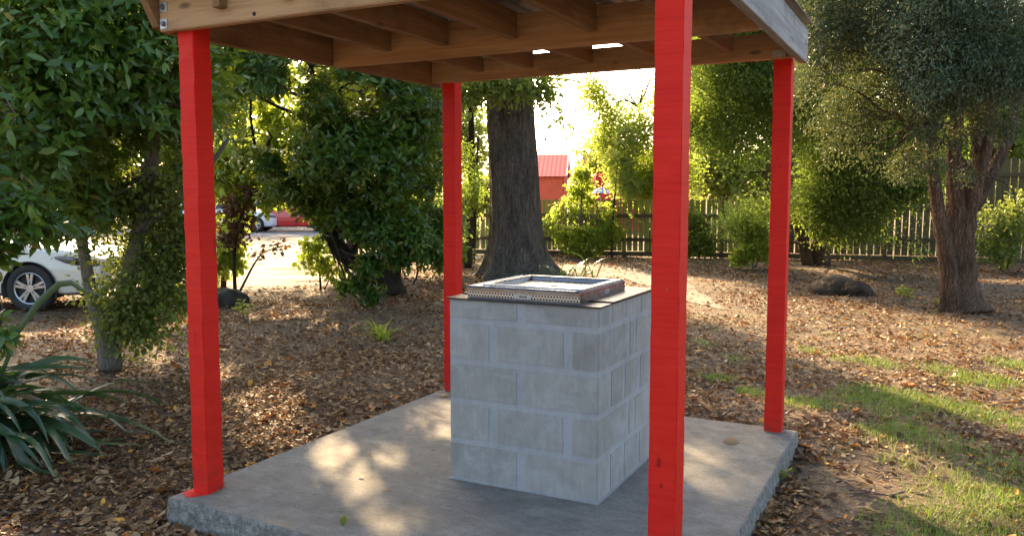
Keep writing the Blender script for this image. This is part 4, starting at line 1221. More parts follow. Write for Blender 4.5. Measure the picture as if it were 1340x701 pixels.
def added_shade_tree():  # added so its high crown shades the ground in front of it
    b = np.array([-3.9, 20.0, 0.0])
    o = thing('added_shade_tree', 'tall leafy tree added behind the dark tree to shade the ground', 'tree', b, group=TREES)
    T = [(0, 0, -.05), (.05, 0, 1.5), (-.1, 0, 3), (-.3, 0, 4.5), (-.4, 0, 6.5)]
    L1 = [(-.15, 0, 3.2), (-1.4, -.2, 4.4), (-3, -.3, 5.2)]
    L2 = [(-.2, 0, 3.6), (.8, .2, 4.6), (1.6, .2, 5.4)]
    tube_part('trunk', [(T, [.16, .13, .11, .08, .04]), (L1, [.09, .07, .03]), (L2, [.08, .06, .03])], M['bark_dark'], o, 10)
    lobes = [(np.array(c, float), (r, r, r * .7)) for c, r in (((-3.4, 0, 5.0), 1.1), ((-2.2, .3, 4.6), 1.0), ((-1.0, 0, 4.9), 1.1), ((.2, 0, 4.6), 1.0), ((1.4, 0, 5.0), 1.0), ((2.4, .2, 5.6), .9), ((-2.8, 0, 6.2), 1.2), ((-1.2, 0, 6.6), 1.3), ((.6, 0, 6.4), 1.3), ((-4.2, .2, 6.0), .9), ((0, 0, 7.8), 1.2), ((-2, 0, 7.6), 1.0))]
    p, d, idx = crown(lobes, 4200, -.12, 1.8, 231, base=b, leaf=.16)
    m = MB(); loose(m, p, d, .17, 4, .16, 232, DIAMOND)
    m.build('foliage', M['leafS'], o)
    m = MB(); branchwork(m, T[2:] + L1[1:] + L2[1:], lobes, p, idx, .05, 233, 120)
    m.build('branches', M['bark_dark'], o, smooth=True)


added_shade_tree()

fine_tree('maple_bush', 'yellow-green broad leaved bush beside the left front post', (-4.7, 13.0),
          [(((292, 384, 12.6), (294, 340, 12.6), (300, 280, 12.6), (310, 210, 12.6)), [.05, .04, .03, .015])],
          [(300, 205, 12.4, .36), (325, 225, 12.4, .26), (285, 235, 12.5, .3), (295, 325, 12.3, .22), (285, 350, 12.2, .16), (312, 345, 12.3, .1), (340, 190, 12.5, .3), (330, 150, 12.8, .42), (295, 140, 12.8, .4), (380, 150, 13, .4), (375, 205, 12.8, .28), (322, 255, 12.5, .26), (352, 258, 12.6, .2), (385, 250, 12.8, .24), (300, 300, 12.3, .2), (300, 80, 13, .5), (350, 90, 13.2, .5)],
          1500, M['leafY'], M['bark_dark'], .115, 'loose', 181, cat='bush', group='garden shrubs', per=4, spread=.06, gap=-.35, r0=.018, twigs=70, template=ROUND)
fine_tree('withered_shrub', 'brown withered shrub in front of the sunlit driveway', (-4.3, 12.4),
          [(((308, 388, 12.1), (306, 340, 12.1), (312, 290, 12.1), (330, 250, 12.1)), [.03, .025, .02, .01]), (((312, 385, 12.1), (340, 330, 12.1), (372, 322, 12.1)), [.02, .012, .006])],
          [(305, 270, 12, .26), (320, 295, 12, .22), (300, 310, 12, .2), (335, 250, 12.1, .22), (345, 330, 12, .10), (365, 322, 12, .08)],
          230, M['leafD'], M['bark_dark'], .07, 'loose', 191, cat='bush', group='garden shrubs', per=4, spread=.06, gap=-.3, r0=.012, twigs=70, template=ROUND)
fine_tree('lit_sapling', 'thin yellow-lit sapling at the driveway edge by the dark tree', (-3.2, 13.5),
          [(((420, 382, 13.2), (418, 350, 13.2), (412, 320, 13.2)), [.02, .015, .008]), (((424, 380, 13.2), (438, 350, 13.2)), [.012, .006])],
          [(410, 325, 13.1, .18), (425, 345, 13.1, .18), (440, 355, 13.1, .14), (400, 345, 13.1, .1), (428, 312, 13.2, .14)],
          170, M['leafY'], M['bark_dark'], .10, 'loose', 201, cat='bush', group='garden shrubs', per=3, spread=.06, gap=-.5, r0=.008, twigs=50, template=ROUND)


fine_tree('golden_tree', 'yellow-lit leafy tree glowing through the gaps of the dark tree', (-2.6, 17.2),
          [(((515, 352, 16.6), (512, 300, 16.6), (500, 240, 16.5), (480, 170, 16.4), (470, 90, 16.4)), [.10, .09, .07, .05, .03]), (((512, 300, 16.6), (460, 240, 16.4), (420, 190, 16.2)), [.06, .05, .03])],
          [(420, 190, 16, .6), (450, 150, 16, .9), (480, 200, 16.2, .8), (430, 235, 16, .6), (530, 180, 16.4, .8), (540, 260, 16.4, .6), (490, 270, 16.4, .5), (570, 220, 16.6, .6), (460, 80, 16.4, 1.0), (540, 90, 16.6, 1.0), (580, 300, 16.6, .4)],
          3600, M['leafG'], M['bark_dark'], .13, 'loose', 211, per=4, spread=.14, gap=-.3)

# --- trees beyond the driveway and beyond the fence
def back_tree(label, base, h, r, mat, n, size, seed, group='trees beyond the garden'):
    b = np.array([base[0], base[1], 0.0])
    o = thing('background_tree', label, 'tree', b, group=group)
    rs = np.random.default_rng(seed)
    T = [(0, 0, -.1), (.05 * h * rs.normal(), .1, h * .3), (.05 * h * rs.normal(), 0, h * .62), (.06 * h * rs.normal(), 0, h * .9)]
    tube_part('trunk', [(T, [h * .03, h * .024, h * .016, h * .005])], M['bark_dark'], o, 9)
    lobes = []
    for k in range(11):
        a = rs.uniform(0, 6.28); zz = rs.uniform(.22, .95)
        rad = r * rs.uniform(.25, .75) * (1.1 - .55 * zz)
        lobes.append((np.array([math.cos(a) * rad, math.sin(a) * rad, h * zz]), tuple(np.array([1, 1, .75]) * r * rs.uniform(.35, .55))))
    p, d, idx = crown(lobes, n, -.15, 1.5, seed, base=b)
    m = MB(); loose(m, p, d, size, 4, size * 1.3, seed + 1, DIAMOND)
    m.build('crown', mat, o)
    m = MB(); branchwork(m, T[1:], lobes, p, idx, h * .008, seed + 2, 60)
    m.build('branches', M['bark_dark'], o, smooth=True)


BT = [('tall dark tree across the road at the far left', (-33, 46), 9, 5, 'leafB'), ('yellowing tree across the road behind the white car', (-26, 45), 8, 4.4, 'leafG'),
      ('round green tree across the road between yellow ones', (-20, 46), 7.5, 4.2, 'leafS'), ('gold-green tree across the road behind the driveway', (-14.5, 45), 8, 4.2, 'leafG'),
      ('leafy green tree across the road behind the dark tree', (-9, 46), 8.5, 4.4, 'leafS'), ('yellow tree across the road left of the oak', (-4, 43), 7, 3.6, 'leafG'),
      ('low orange-tinted tree above the red shed roof', (5.6, 47), 4.6, 2.4, 'leafG'),
      ('pale green tree behind the golden tree', (9.5, 36), 8.0, 3.2, 'leafG'), ('olive tree beyond the fence behind the rear right post', (12.5, 33), 8.5, 3.8, 'leafW'),
      ('yellow-green tree beyond the tall fence', (17.0, 31), 6.2, 3.0, 'leafG'), ('dark tree beyond the tall fence at the right edge', (21.5, 31), 8, 3.6, 'leafW')]
for k, (lb, bs, h, r, mt) in enumerate(BT):
    back_tree(lb, bs, h, r, M[mt], 2600, .34, 300 + k * 7)


# ------------------------------------------------------------------ strap-leaved plants
def strap(mb, base, dirxy, L, rise, w, seed, fall=1.0, tint=.5, n=12):
    """one arching strap leaf with a V fold"""
    rs = np.random.default_rng(seed)
    d = np.array([dirxy[0], dirxy[1], 0.0]); d /= np.linalg.norm(d)
    side = np.array([-d[1], d[0], 0])
    ang = rise; p = np.array(base, float)
    V = []
    kink = rs.uniform(.3, .8); tw = rs.normal(0, .5)
    for i in range(n):
        t = i / (n - 1)
        ww = w * (1 - t ** 2.6) * (.6 + .4 * min(1, t * 4)) + .001
        dirv = d * math.cos(ang) + np.array([0, 0, math.sin(ang)])
        nor = np.cross(side, dirv)
        sd = side * math.cos(tw * t) + nor * math.sin(tw * t)
        fold = np.cross(dirv, sd) * ww * .35
        V += [p - sd * ww + fold, p.copy(), p + sd * ww + fold]
        p = p + dirv * L / (n - 1)
        if p[2] < .015 + .02 * (seed % 3): p[2] = .015 + .02 * (seed % 3); ang = max(ang, -.05)
        ang -= fall * 2.0 / (n - 1) * (1.6 if abs(t - kink) < .12 else .8)
    q = []
    for i in range(n - 1):
        for k in range(2): q += [i * 3 + k, i * 3 + k + 1, (i + 1) * 3 + k + 1, (i + 1) * 3 + k]
    mb.add(V, q, [4] * (len(q) // 4), tint)


def flax():
    b = np.array([-3.30, 4.80, 0.0])
    o = thing('flax_bush', 'dark green flax bush with long drooping strap leaves at the lower left', 'bush', b)
    rs = np.random.default_rng(8)
    m = MB()
    for k in range(120):
        a = rs.uniform(-1.5, 1.4) if k < 88 else rs.uniform(0, 6.28)
        L = rs.uniform(.65, 1.25)
        strap(m, (rs.normal(0, .12), rs.normal(0, .12), 0.0), (math.cos(a), math.sin(a)), L, rs.uniform(.45, 1.35), rs.uniform(.030, .050), k + 500, rs.uniform(.65, 1.35), min(1, rs.beta(2, 2.3)) if rs.uniform() > .04 else 1.0, 14)
    m.build('leaves', M['flax'], o, smooth=True)
    # one long blade standing over the rest and folding down at its tip
    m = MB()
    P = [rel(at(px, py, Y=Y), b) for px, py, Y in ((-10, 520, 4.95), (22, 435, 4.95), (50, 395, 4.95), (76, 372, 4.95), (92, 370, 4.9), (108, 380, 4.85), (138, 388, 4.8))]
    V = []
    for i, (p, w) in enumerate(zip(P, (.010, .017, .021, .020, .018, .013, .002))):
        dv = P[min(i + 1, 6)] - P[max(i - 1, 0)]; dv /= np.linalg.norm(dv)
        sd = np.cross(dv, (0.15, 1, .1)); sd /= np.linalg.norm(sd)
        f = np.cross(sd, dv) * w * .4
        V += [p - sd * w + f, p, p + sd * w + f]
    q = []
    for i in range(6):
        for k in range(2): q += [i * 3 + k, i * 3 + k + 1, (i + 1) * 3 + k + 1, (i + 1) * 3 + k]
    m.add(V, q, [4] * (len(q) // 4), .45)
    m.build('tall_leaf', M['flax'], o, smooth=True)


flax()


def tuft(name, label, base, n, L, w, mat, seed, cat='plant', rise=(.7, 1.45), fall=(.4, 1.2), spread=.03):
    b = np.array([base[0], base[1], float(gh(base[0], base[1]))])
    o = thing(name, label, cat, b)
    rs = np.random.default_rng(seed); m = MB()
    for k in range(n):
        a = rs.uniform(0, 6.28)
        strap(m, (rs.normal(0, spread), rs.normal(0, spread), -.01), (math.cos(a), math.sin(a)), L * rs.uniform(.6, 1.15), rs.uniform(*rise), w * rs.uniform(.7, 1.2), seed * 50 + k, rs.uniform(*fall), rs.beta(2, 2), 8)
    m.build('leaves', mat, o, smooth=True)
    return o


tuft('strappy_plant', 'small yellow-green tuft of strap leaves on the leaf litter left of the barbecue', at(503, 446, z=0), 38, .36, .010, M['leafY'], 21)
tuft('lily_plant', 'dark strap-leaved clump at the foot of the oak trunk', at(748, 366, z=0), 20, .75, .020, M['flax'], 22, rise=(.8, 1.5), fall=(.3, .9), spread=.22)
tuft('lily_plant', 'low tangle of strap leaves growing over the oak root flare', at(703, 370, z=0), 24, .5, .014, M['flax'], 23, spread=.18)


def seedling(label, px, py, sc, seed):
    base = at(px, py, z=0)
    b = np.array([base[0], base[1], float(gh(base[0], base[1]))])
    o = thing('seedling', label, 'plant', b)
    rs = np.random.default_rng(seed); m = MB(); lf = MB()
    for k in range(8):
        a = rs.uniform(0, 6.28); tip = np.array([math.cos(a) * sc * rs.uniform(.2, .55), math.sin(a) * sc * rs.uniform(.2, .55), sc * rs.uniform(.5, 1.0)])
        m.tube(wavy((0, 0, -.02), tip, 5, .06, seed + k), np.linspace(.006, .002, 5), 5, 0, 0)
        nL = 6
        P = np.repeat(tip[None], nL, 0) * rs.uniform(.75, 1.02, (nL, 1))
        D = unit(np.c_[rs.normal(size=(nL, 2)), rs.uniform(-.2, .3, nL)])
        lf.scatter(ROUND, P, D, np.tile([0, 0, 1.0], (nL, 1)) + rs.normal(0, .2, (nL, 3)), sc * rs.uniform(.22, .36, nL), rs.uniform(.2, .8, nL))
    m.build('stems', M['bark_pale'], o); lf.build('leaves', M['leafY'], o)


seedling('small bright green seedling standing left of the feathery tree trunk', 1180, 400, .27, 31)
seedling('tiny green seedling close against the feathery tree trunk', 1226, 402, .14, 32)
seedling('small dull green weed in the litter beside the left front post', 322, 425, .28, 33)
seedling('tiny green weed against the right edge of the slab', 1020, 633, .10, 34)


# ------------------------------------------------------------------ stump, stones, sticks
def lump(name, label, cat, px, py, size, mat, seed, squash=.6):
    base = at(px, py, z=0)
    bm = bmesh.new(); bmesh.ops.create_icosphere(bm, subdivisions=4, radius=1)
    co = np.array([v.co[:] for v in bm.verts])
    n1 = noise3(co, 2.2, seed) * .22 + noise3(co, 6, seed + 1) * .09 + noise3(co, 14, seed + 2) * .035
    for v, k in zip(bm.verts, n1):
        c = v.co * (1 + k)
        v.co = Vector((c.x * size[0], c.y * size[1], max(c.z, -.35) * size[2]))
    o = bm_obj(name, bm, mat, None, True)
    o.location = (base[0], base[1], size[2] * .2)
    tag(o, label, cat)


lump('stump', 'dark rotting tree stump in the litter behind the rear right post', 'stump', 1098, 383, (.46, .36, .24), M['stump'], 41)
lump('root_lump', 'low earthy root lump just right of the stump', 'root', 1122, 386, (.26, .22, .15), M['stump'], 44)
lump('boulder', 'dark mossy boulder behind the left front red post', 'boulder', 232, 402, (.45, .3, .26), M['stone'], 47)
lump('boulder', 'rounded mossy boulder at the driveway edge right of the left front post', 'boulder', 300, 398, (.24, .2, .20), M['stone'], 50)


def stick(label, px, py, L, ang, r):
    p = at(px, py, z=0); m = MB()
    d = np.array([math.cos(ang), math.sin(ang), 0]) * L
    m.tube(wavy((0, 0, 0), d, 7, .03, int(px)), np.linspace(r, r * .6, 7), 6, .12, int(py))
    o = m.build('stick', M['bark_pale'], None, smooth=True)
    o.location = (p[0], p[1], float(gh(p[0], p[1])) + r * .8)
    tag(o, label, 'stick')


stick('short grey broken stick on bare soil at the lower right', 1165, 648, .11, .5, .009)
stick('thin fallen twig lying across the grass on the right', 1110, 640, .3, -.4, .004)


def dropped(label, px, py, size, mat, tint, ang, tilt):
    p = at(px, py, z=.12); m = MB()
    m.scatter(LEAF, np.zeros((1, 3)), np.array([[math.cos(ang), math.sin(ang), tilt]]), np.array([[-.2, -.6, .9]]), size, np.array([tint]), 1.3)
    o = m.build('fallen_leaf', mat, None, smooth=True)
    sl = o.modifiers.new('thick', 'SOLIDIFY'); sl.thickness = .0012
    o.location = (p[0], p[1], .128)
    tag(o, label, 'leaf')


dropped('fresh green leaf fallen on the slab near its front edge', 449, 690, .07, M['leafY'], .2, 1.7, .5)
dropped('tan dry leaf lying on the slab behind the front red post', 945, 580, .11, M['litter'], .8, .1, .05)
dropped('pale dry leaf on the slab left of the block wall', 575, 520, .10, M['litter'], .86, .6, .05)


# ------------------------------------------------------------------ leaf litter and grass
def soilmask(x, y):
    """1 where the ground is bare trodden soil (right of the slab)"""
    c = np.array(at(1090, 640, z=0)); d = np.hypot((x - c[0]) / .75, (y - c[1]) / 1.0)
    return np.clip(1.35 - d, 0, 1)


def grassmask(x, y):
    p = np.stack([x, y, np.zeros_like(x)], -1)
    n = noise3(p, 3.0, 55) * .35 + noise3(p, 8, 56) * .4
    out = np.zeros_like(x)
    for px, py, r in ((1090, 472, .3), (1150, 477, .3), (1060, 458, .22), (1230, 482, .3), (1130, 520, .4), (1200, 535, .5), (1280, 548, .6), (1335, 560, .6), (1180, 570, .35), (1250, 590, .45), (1310, 610, .5),
                      (1275, 640, .42), (1330, 660, .45), (1230, 692, .35), (1300, 700, .45), (1180, 605, .2), (960, 470, .22), (925, 450, .2), (1290, 500, .35), (1320, 480, .3), (1060, 530, .3), (940, 490, .2), (985, 510, .14)):
        c = at(px, py, z=0)
        out = np.maximum(out, np.clip(1.15 - np.hypot(x - c[0], (y - c[1]) * .85) / (r * .88), 0, 1))
    return np.clip(out * 1.0 + n * (out > 0) - .08, 0, 1)


def onroad(x, y):
    e = np.interp(y, [7, 11.9, 12.4, 13.3, 14.2, 16.5, 31], [-40, -14, -6.6, -4.4, -3.2, -2.4, -2.5])
    n = noise3(np.stack([x, y, np.zeros_like(x)], -1), 3, 66) * .35
    return x < e - .1 + n


def onpath(x, y):
    # distance from the path's centre line
    P = dense([at(px, py, z=0)[:2] for px, py in ((715, 354), (745, 352), (795, 356), (843, 363), (890, 379), (925, 398), (938, 406))], 60)
    d = np.min(np.hypot(x[:, None] - P[None, :, 0], y[:, None] - P[None, :, 1]), 1)
    return d < .42


def litter():
    rs = np.random.default_rng(77)
    n = 250000
    y = 2.7 + 18.5 * rs.uniform(0, 1, n) ** 1.75
    x = (rs.uniform(-1, 1, n)) * (.66 * y + .7)
    keep = ~in_slab(x, y, -.02)
    keep &= ~onroad(x, y)
    pa = onpath(x, y); keep &= ~(pa & (rs.uniform(size=n) < .74))
    p = np.stack([x, y, np.zeros(n)], -1)
    cl = noise3(p, 1.6, 88) * .5 + noise3(p, 5, 89) * .35
    dens = np.clip(.74 + cl * .8, .10, 1)
    dens *= 1 - .80 * soilmask(x, y)
    dens *= 1 - .62 * np.clip(grassmask(x, y) * 1.2, 0, 1)
    dens = np.where(x > 1.6, dens * .75, dens)
    keep &= rs.uniform(size=n) < dens
    x, y = x[keep], y[keep]; n = len(x)
    p = np.stack([x, y, gh(x, y) + rs.uniform(0.002, .022, n)], -1)
    a = rs.uniform(0, 6.28, n)
    d = unit(np.stack([np.cos(a), np.sin(a), rs.normal(0, .28, n)], -1))
    nr = unit(np.stack([rs.normal(0, .38, n), rs.normal(0, .38, n), np.ones(n)], -1))
    t = np.clip(rs.beta(1.3, 1.55, n) * .92 + .14 * noise3(p, .9, 90), 0, .93)
    t = np.where(rs.uniform(size=n) < .03, rs.uniform(.94, 1, n), t)
    size = np.clip(rs.lognormal(math.log(.034), .42, n), .012, .085) * np.interp(y, [3, 10, 20], [.85, 1.0, 1.3])
    m = MB()
    m.scatter(DRY, p, d, nr, size, t, rs.uniform(.75, 1.3, n))
    # leaves drifted against the slab's edges
    k = 5200
    u = rs.uniform(0, 1, k); e = rs.integers(0, 4, k); off = rs.exponential(.075, k)
    lx = np.select([e == 0, e == 1, e == 2], [-1.83 + 2.475 * u, .66 + off, -1.83 + 2.475 * u], -1.845 - off)
    ly = np.select([e == 0, e == 2], [-.93 - off, 1.69 + off], -.9 + 2.6 * u)
    W = np.array([l2w(p_, q_) for p_, q_ in zip(lx, ly)])
    kp = noise3(W, 4, 15) > -.25; W = W[kp]; k = len(W); a = rs.uniform(0, 6.28, k)
    W[:, 2] = gh(W[:, 0], W[:, 1]) + np.maximum(.004, .05 * np.exp(-off[kp] / .06) * rs.uniform(0, 1, k))
    m.scatter(DRY, W, unit(np.stack([np.cos(a), np.sin(a), rs.normal(0, .3, k)], -1)), unit(np.stack([rs.normal(0, .4, k), rs.normal(0, .4, k), np.ones(k)], -1)), rs.uniform(.02, .06, k), np.clip(rs.beta(1.4, 1.5, k), 0, .93), rs.uniform(.75, 1.3, k))
    # twigs and bark chips
    k = 16000
    y = 2.7 + 14 * rs.uniform(0, 1, k) ** 1.6; x = rs.uniform(-1, 1, k) * (.66 * y + .7)
    kp = ~in_slab(x, y, 0) & ~onroad(x, y) & (rs.uniform(size=k) < .9)
    x, y = x[kp], y[kp]; k = len(x); a = rs.uniform(0, 6.28, k)
    m.scatter(STICK, np.stack([x, y, gh(x, y) + .004], -1), np.stack([np.cos(a), np.sin(a), rs.normal(0, .12, k)], -1), np.tile([0, 0, 1.0], (k, 1)), rs.uniform(.03, .13, k), rs.uniform(.05, .6, k), rs.uniform(.5, 1.6, k))
    # a few blown on to the slab
    k = 420
    lx = rs.uniform(-1.8, .6, k); ly = rs.uniform(-.85, 1.65, k)
    edge = np.minimum(np.minimum(lx + 1.83, .645 - lx), np.minimum(ly + .9, 1.68 - ly))
    ok = (rs.uniform(size=k) < np.maximum(np.exp(-edge / .08), .10)) & ~((lx > -.85) & (lx < .05) & (ly > -.05) & (ly < .85))
    lx, ly = lx[ok], ly[ok]
    if len(lx):
        W = np.array([l2w(u, v, .126) for u, v in zip(lx, ly)]); k = len(lx); a = rs.uniform(0, 6.28, k)
        m.scatter(DRY, W, np.stack([np.cos(a), np.sin(a), np.zeros(k)], -1), np.tile([0, 0, 1.0], (k, 1)), rs.uniform(.006, .038, k), rs.uniform(.1, .9, k))
    o = m.build('leaf_litter', M['litter'])
    tag(o, 'dry brown and tan fallen leaves covering the ground', 'leaf litter', kind='stuff')


litter()


def grass():
    rs = np.random.default_rng(99)
    n = 520000
    y = 3.0 + 8.5 * rs.uniform(0, 1, n) ** 1.3
    x = rs.uniform(.6, 7.5, n)
    keep = (rs.uniform(size=n) < .85 * grassmask(x, y) ** 1.5 * (1 - .5 * soilmask(x, y))) & ~in_slab(x, y, .03) & (x < .68 * y + .8)
    # stray tufts between the posts
    n2 = 40
    tx, ty = rs.uniform(1.2, 6, n2), rs.uniform(4.5, 12, n2)
    k = 26
    sx = np.repeat(tx, k) + rs.normal(0, .06, n2 * k); sy = np.repeat(ty, k) + rs.normal(0, .06, n2 * k)
    s_ok = ~in_slab(sx, sy, .03)
    x = np.concatenate([x[keep], sx[s_ok]]); y = np.concatenate([y[keep], sy[s_ok]]); n = len(x)
    a = rs.uniform(0, 6.28, n)
    d = unit(np.stack([np.cos(a) * .7, np.sin(a) * .7, rs.uniform(.25, 1.2, n)], -1))
    nr = np.stack([-np.cos(a), -np.sin(a), np.full(n, .6)], -1)
    m = MB()
    m.scatter(BLADE, np.stack([x, y, gh(x, y) - .003], -1), d, nr, rs.uniform(.025, .070, n), np.clip(rs.beta(2, 2.4, n) + .2 * noise3(np.stack([x, y, x * 0], -1), 2, 12), 0, 1), rs.uniform(1.5, 3.0, n))
    o = m.build('grass', M['grass'])
    tag(o, 'patchy short green grass on the right', 'grass', kind='stuff')


grass()


# ------------------------------------------------------------------ fences
def fence(label, a, b, h, pw, gap, seed, rails, kick=False, mat='fence'):
    a, b = np.array(a, float), np.array(b, float)
    L = np.linalg.norm(b - a); ang = math.atan2(b[1] - a[1], b[0] - a[0])
    o = thing('paling_fence', label, 'fence', (a[0], a[1], 0), ang, 'garden fences')
    rs = np.random.default_rng(seed)
    m = MB(); x = 0
    while x < L - pw:
        t = rs.uniform(0, 1); w = pw * rs.uniform(.94, 1.04)
        zt = h + rs.normal(0, .012); ln = rs.normal(0, .006)
        m.obb((x + w / 2, rs.normal(0, .003), (zt + .13) / 2), (w / 2, 0, 0), (0, .009, 0), (ln, 0, (zt - .13) / 2), t)
        x += w + gap * rs.uniform(.6, 1.5)
    m.build('palings', M[mat], o)
    for z in rails:
        boxpart('rail', (-.05, -.058, z - .045), (L, -.013, z + .045), M['rail'], o, .004)
    if kick: boxpart('kickboard', (0, -.035, .0), (L, -.012, .12), M['rail'], o, .003)
    x = .3
    while x < L:
        boxpart('fence_post', (x, .012, -.1), (x + .1, .112, h - .03), M['fence'], o, .004); x += 2.4


fence('low mossy paling fence behind the yellow bush', (-2.2, 21.9), (6.15, 20.25), 1.43, .115, .022, 401, (.42, 1.02), True, 'fence_green')
fence('tall paling fence with bright gaps behind the right trees', (6.2, 20.3), (14.5, 17.4), 2.35, .130, .019, 402, (.50, 1.25, 2.0), True)


# ------------------------------------------------------------------ buildings beyond the fence
def ribbed_sheet(m, p0, u, v, nu, pitch, amp, nrm, tint=.5):
    """corrugated panel: runs along u, ribs along v"""
    p0, u, v, nrm = (np.asarray(k, float) for k in (p0, u, v, nrm))
    L = np.linalg.norm(u); k = int(L / pitch) * 4
    t = np.linspace(0, 1, k + 1)
    w = np.where(np.arange(k + 1) % 4 < 2, amp, 0)
    A_ = p0 + t[:, None] * u + w[:, None] * nrm; B_ = A_ + v
    V = np.concatenate([A_, B_]); q = []
    for i in range(k): q += [i, i + 1, k + 2 + i, k + 1 + i]
    m.add(V, q, [4] * k, tint)


def red_shed():
    cx_, cy_ = 1.86, 30.0             # its front right corner
    o = thing('shed', 'red corrugated iron shed with darker red gable roof beyond the fence', 'shed', (cx_, cy_, 0), -.10)
    W_, D, E, R = 2.3, 4.0, 2.25, 3.12
    m = MB()
    m.box((-W_ + .02, .02, 0), (-.02, D - .02, E - .02))
    ribbed_sheet(m, (-W_, 0, 0), (W_, 0, 0), (0, 0, E), 1, .19, .014, (0, -1, 0))
    ribbed_sheet(m, (0, 0, 0), (0, D, 0), (0, 0, E), 1, .19, .014, (1, 0, 0))
    m.add([(0, 0, E), (0, D, E), (0, D / 2, R - .05), (-.06, 0, E), (-.06, D, E), (-.06, D / 2, R - .05)], [0, 1, 2, 5, 4, 3], [3, 3])
    m.add([(-W_, 0, E), (-W_, D, E), (-W_, D / 2, R - .05)], [2, 1, 0], [3])
    m.build('wall', M['redwall'], o)
    m = MB()
    for s in (0, 1):
        y0 = -.15 if s == 0 else D + .15
        p0 = (-W_ - .15, y0, E - .03); v = np.array([0, D / 2 - y0, R - E + .03])
        n_ = unit(np.array([0, -(R - E) if s == 0 else (R - E), D / 2]))
        ribbed_sheet(m, p0, (W_ + .27, 0, 0), v, 1, .16, .003, n_)
        ribbed_sheet(m, np.array(p0) - n_ * .02, (W_ + .27, 0, 0), v, 1, .22, .0, n_)
    m.build('roof', M['redroof'], o)
    m = MB()
    for s in (0, 1):
        y0 = -.17 if s == 0 else D + .17
        a = np.array([.13, y0, E - .05]); b = np.array([.13, D / 2, R + .04])
        mid = (a + b) / 2; dv = (b - a) / 2; n_ = unit(np.cross(dv, (1, 0, 0)))
        m.obb(mid, (.025, 0, 0), dv, n_ * .06)
    m.build('barge_trim', M['trim'], o)


red_shed()


def grey_house():
    x, y = at(778, 215, Y=46)[:2]
    o = thing('house', 'pale grey house with a dull red roof half hidden behind the yellow bush', 'house', (x, y, 0), 0)
    m = MB(); m.box((0, 0, 0), (6.0, 5, 2.9))
    m.add([(0, 0, 2.9), (0, 5, 2.9), (0, 2.5, 3.9), (6, 0, 2.9), (6, 5, 2.9), (6, 2.5, 3.9)], [0, 2, 1, 3, 4, 5], [3, 3])
    m.build('wall', M['greywall'], o)
    m = MB()
    for y0 in (-.4, 5.4):
        ribbed_sheet(m, (-.4, y0, 2.78), (6.8, 0, 0), (0, 2.5 - y0, 1.2), 1, .25, .03, (0, 0, 1))
        ribbed_sheet(m, (-.4, y0, 2.72), (6.8, 0, 0), (0, 2.5 - y0, 1.2), 1, .25, 0, (0, 0, 1))
    m.build('roof', M['redroof'], o)
    f = boxpart('window', (2.2, -.05, 1.1), (3.6, -.002, 2.2), M['trim'], o, .01)
    boxpart('pane', (2.28, -.06, 1.18), (3.52, -.052, 2.12), M['glass'], f, 0)


grey_house()


def container():
    x, y = at(781, 246, Y=36)[:2]
    o = thing('shipping_container', 'small red metal container beyond the fence right of the shed', 'container', (x, y, 0), 0)
    m = MB(); m.box((.03, .03, .1), (2.97, 2.4, 2.40))
    ribbed_sheet(m, (0, 0, .1), (3, 0, 0), (0, 0, 2.3), 1, .28, .03, (0, -1, 0)); ribbed_sheet(m, (0, 2.4, .1), (0, -2.4, 0), (0, 0, 2.3), 1, .28, .03, (-1, 0, 0))
    m.build('wall', M['redroof'], o)
    boxpart('frame', (-.04, -.05, 2.40), (3.04, 2.45, 2.50), M['redwall'], o)
    boxpart('frame', (-.04, -.05, 0), (3.04, 2.45, .098), M['redwall'], o)


container()


def awning():
    x, y = at(786, 250, Y=33)[:2]
    o = thing('sunshade', 'small blue canvas sunshade just above the fence beside the yellow bush', 'sunshade', (x, y, 0), 0)
    bm = bmesh.new()
    bmesh.ops.create_cone(bm, cap_ends=True, segments=8, radius1=.46, radius2=.05, depth=.22, matrix=Matrix.Translation((0, 0, 1.74)))
    bm_obj('canopy', bm, M['blue'], o)
    bm = bmesh.new(); bmesh.ops.create_cone(bm, cap_ends=True, segments=8, radius1=.02, radius2=.02, depth=1.64, matrix=Matrix.Translation((0, 0, .82)))
    bm_obj('pole', bm, M['zinc'], o)


awning()


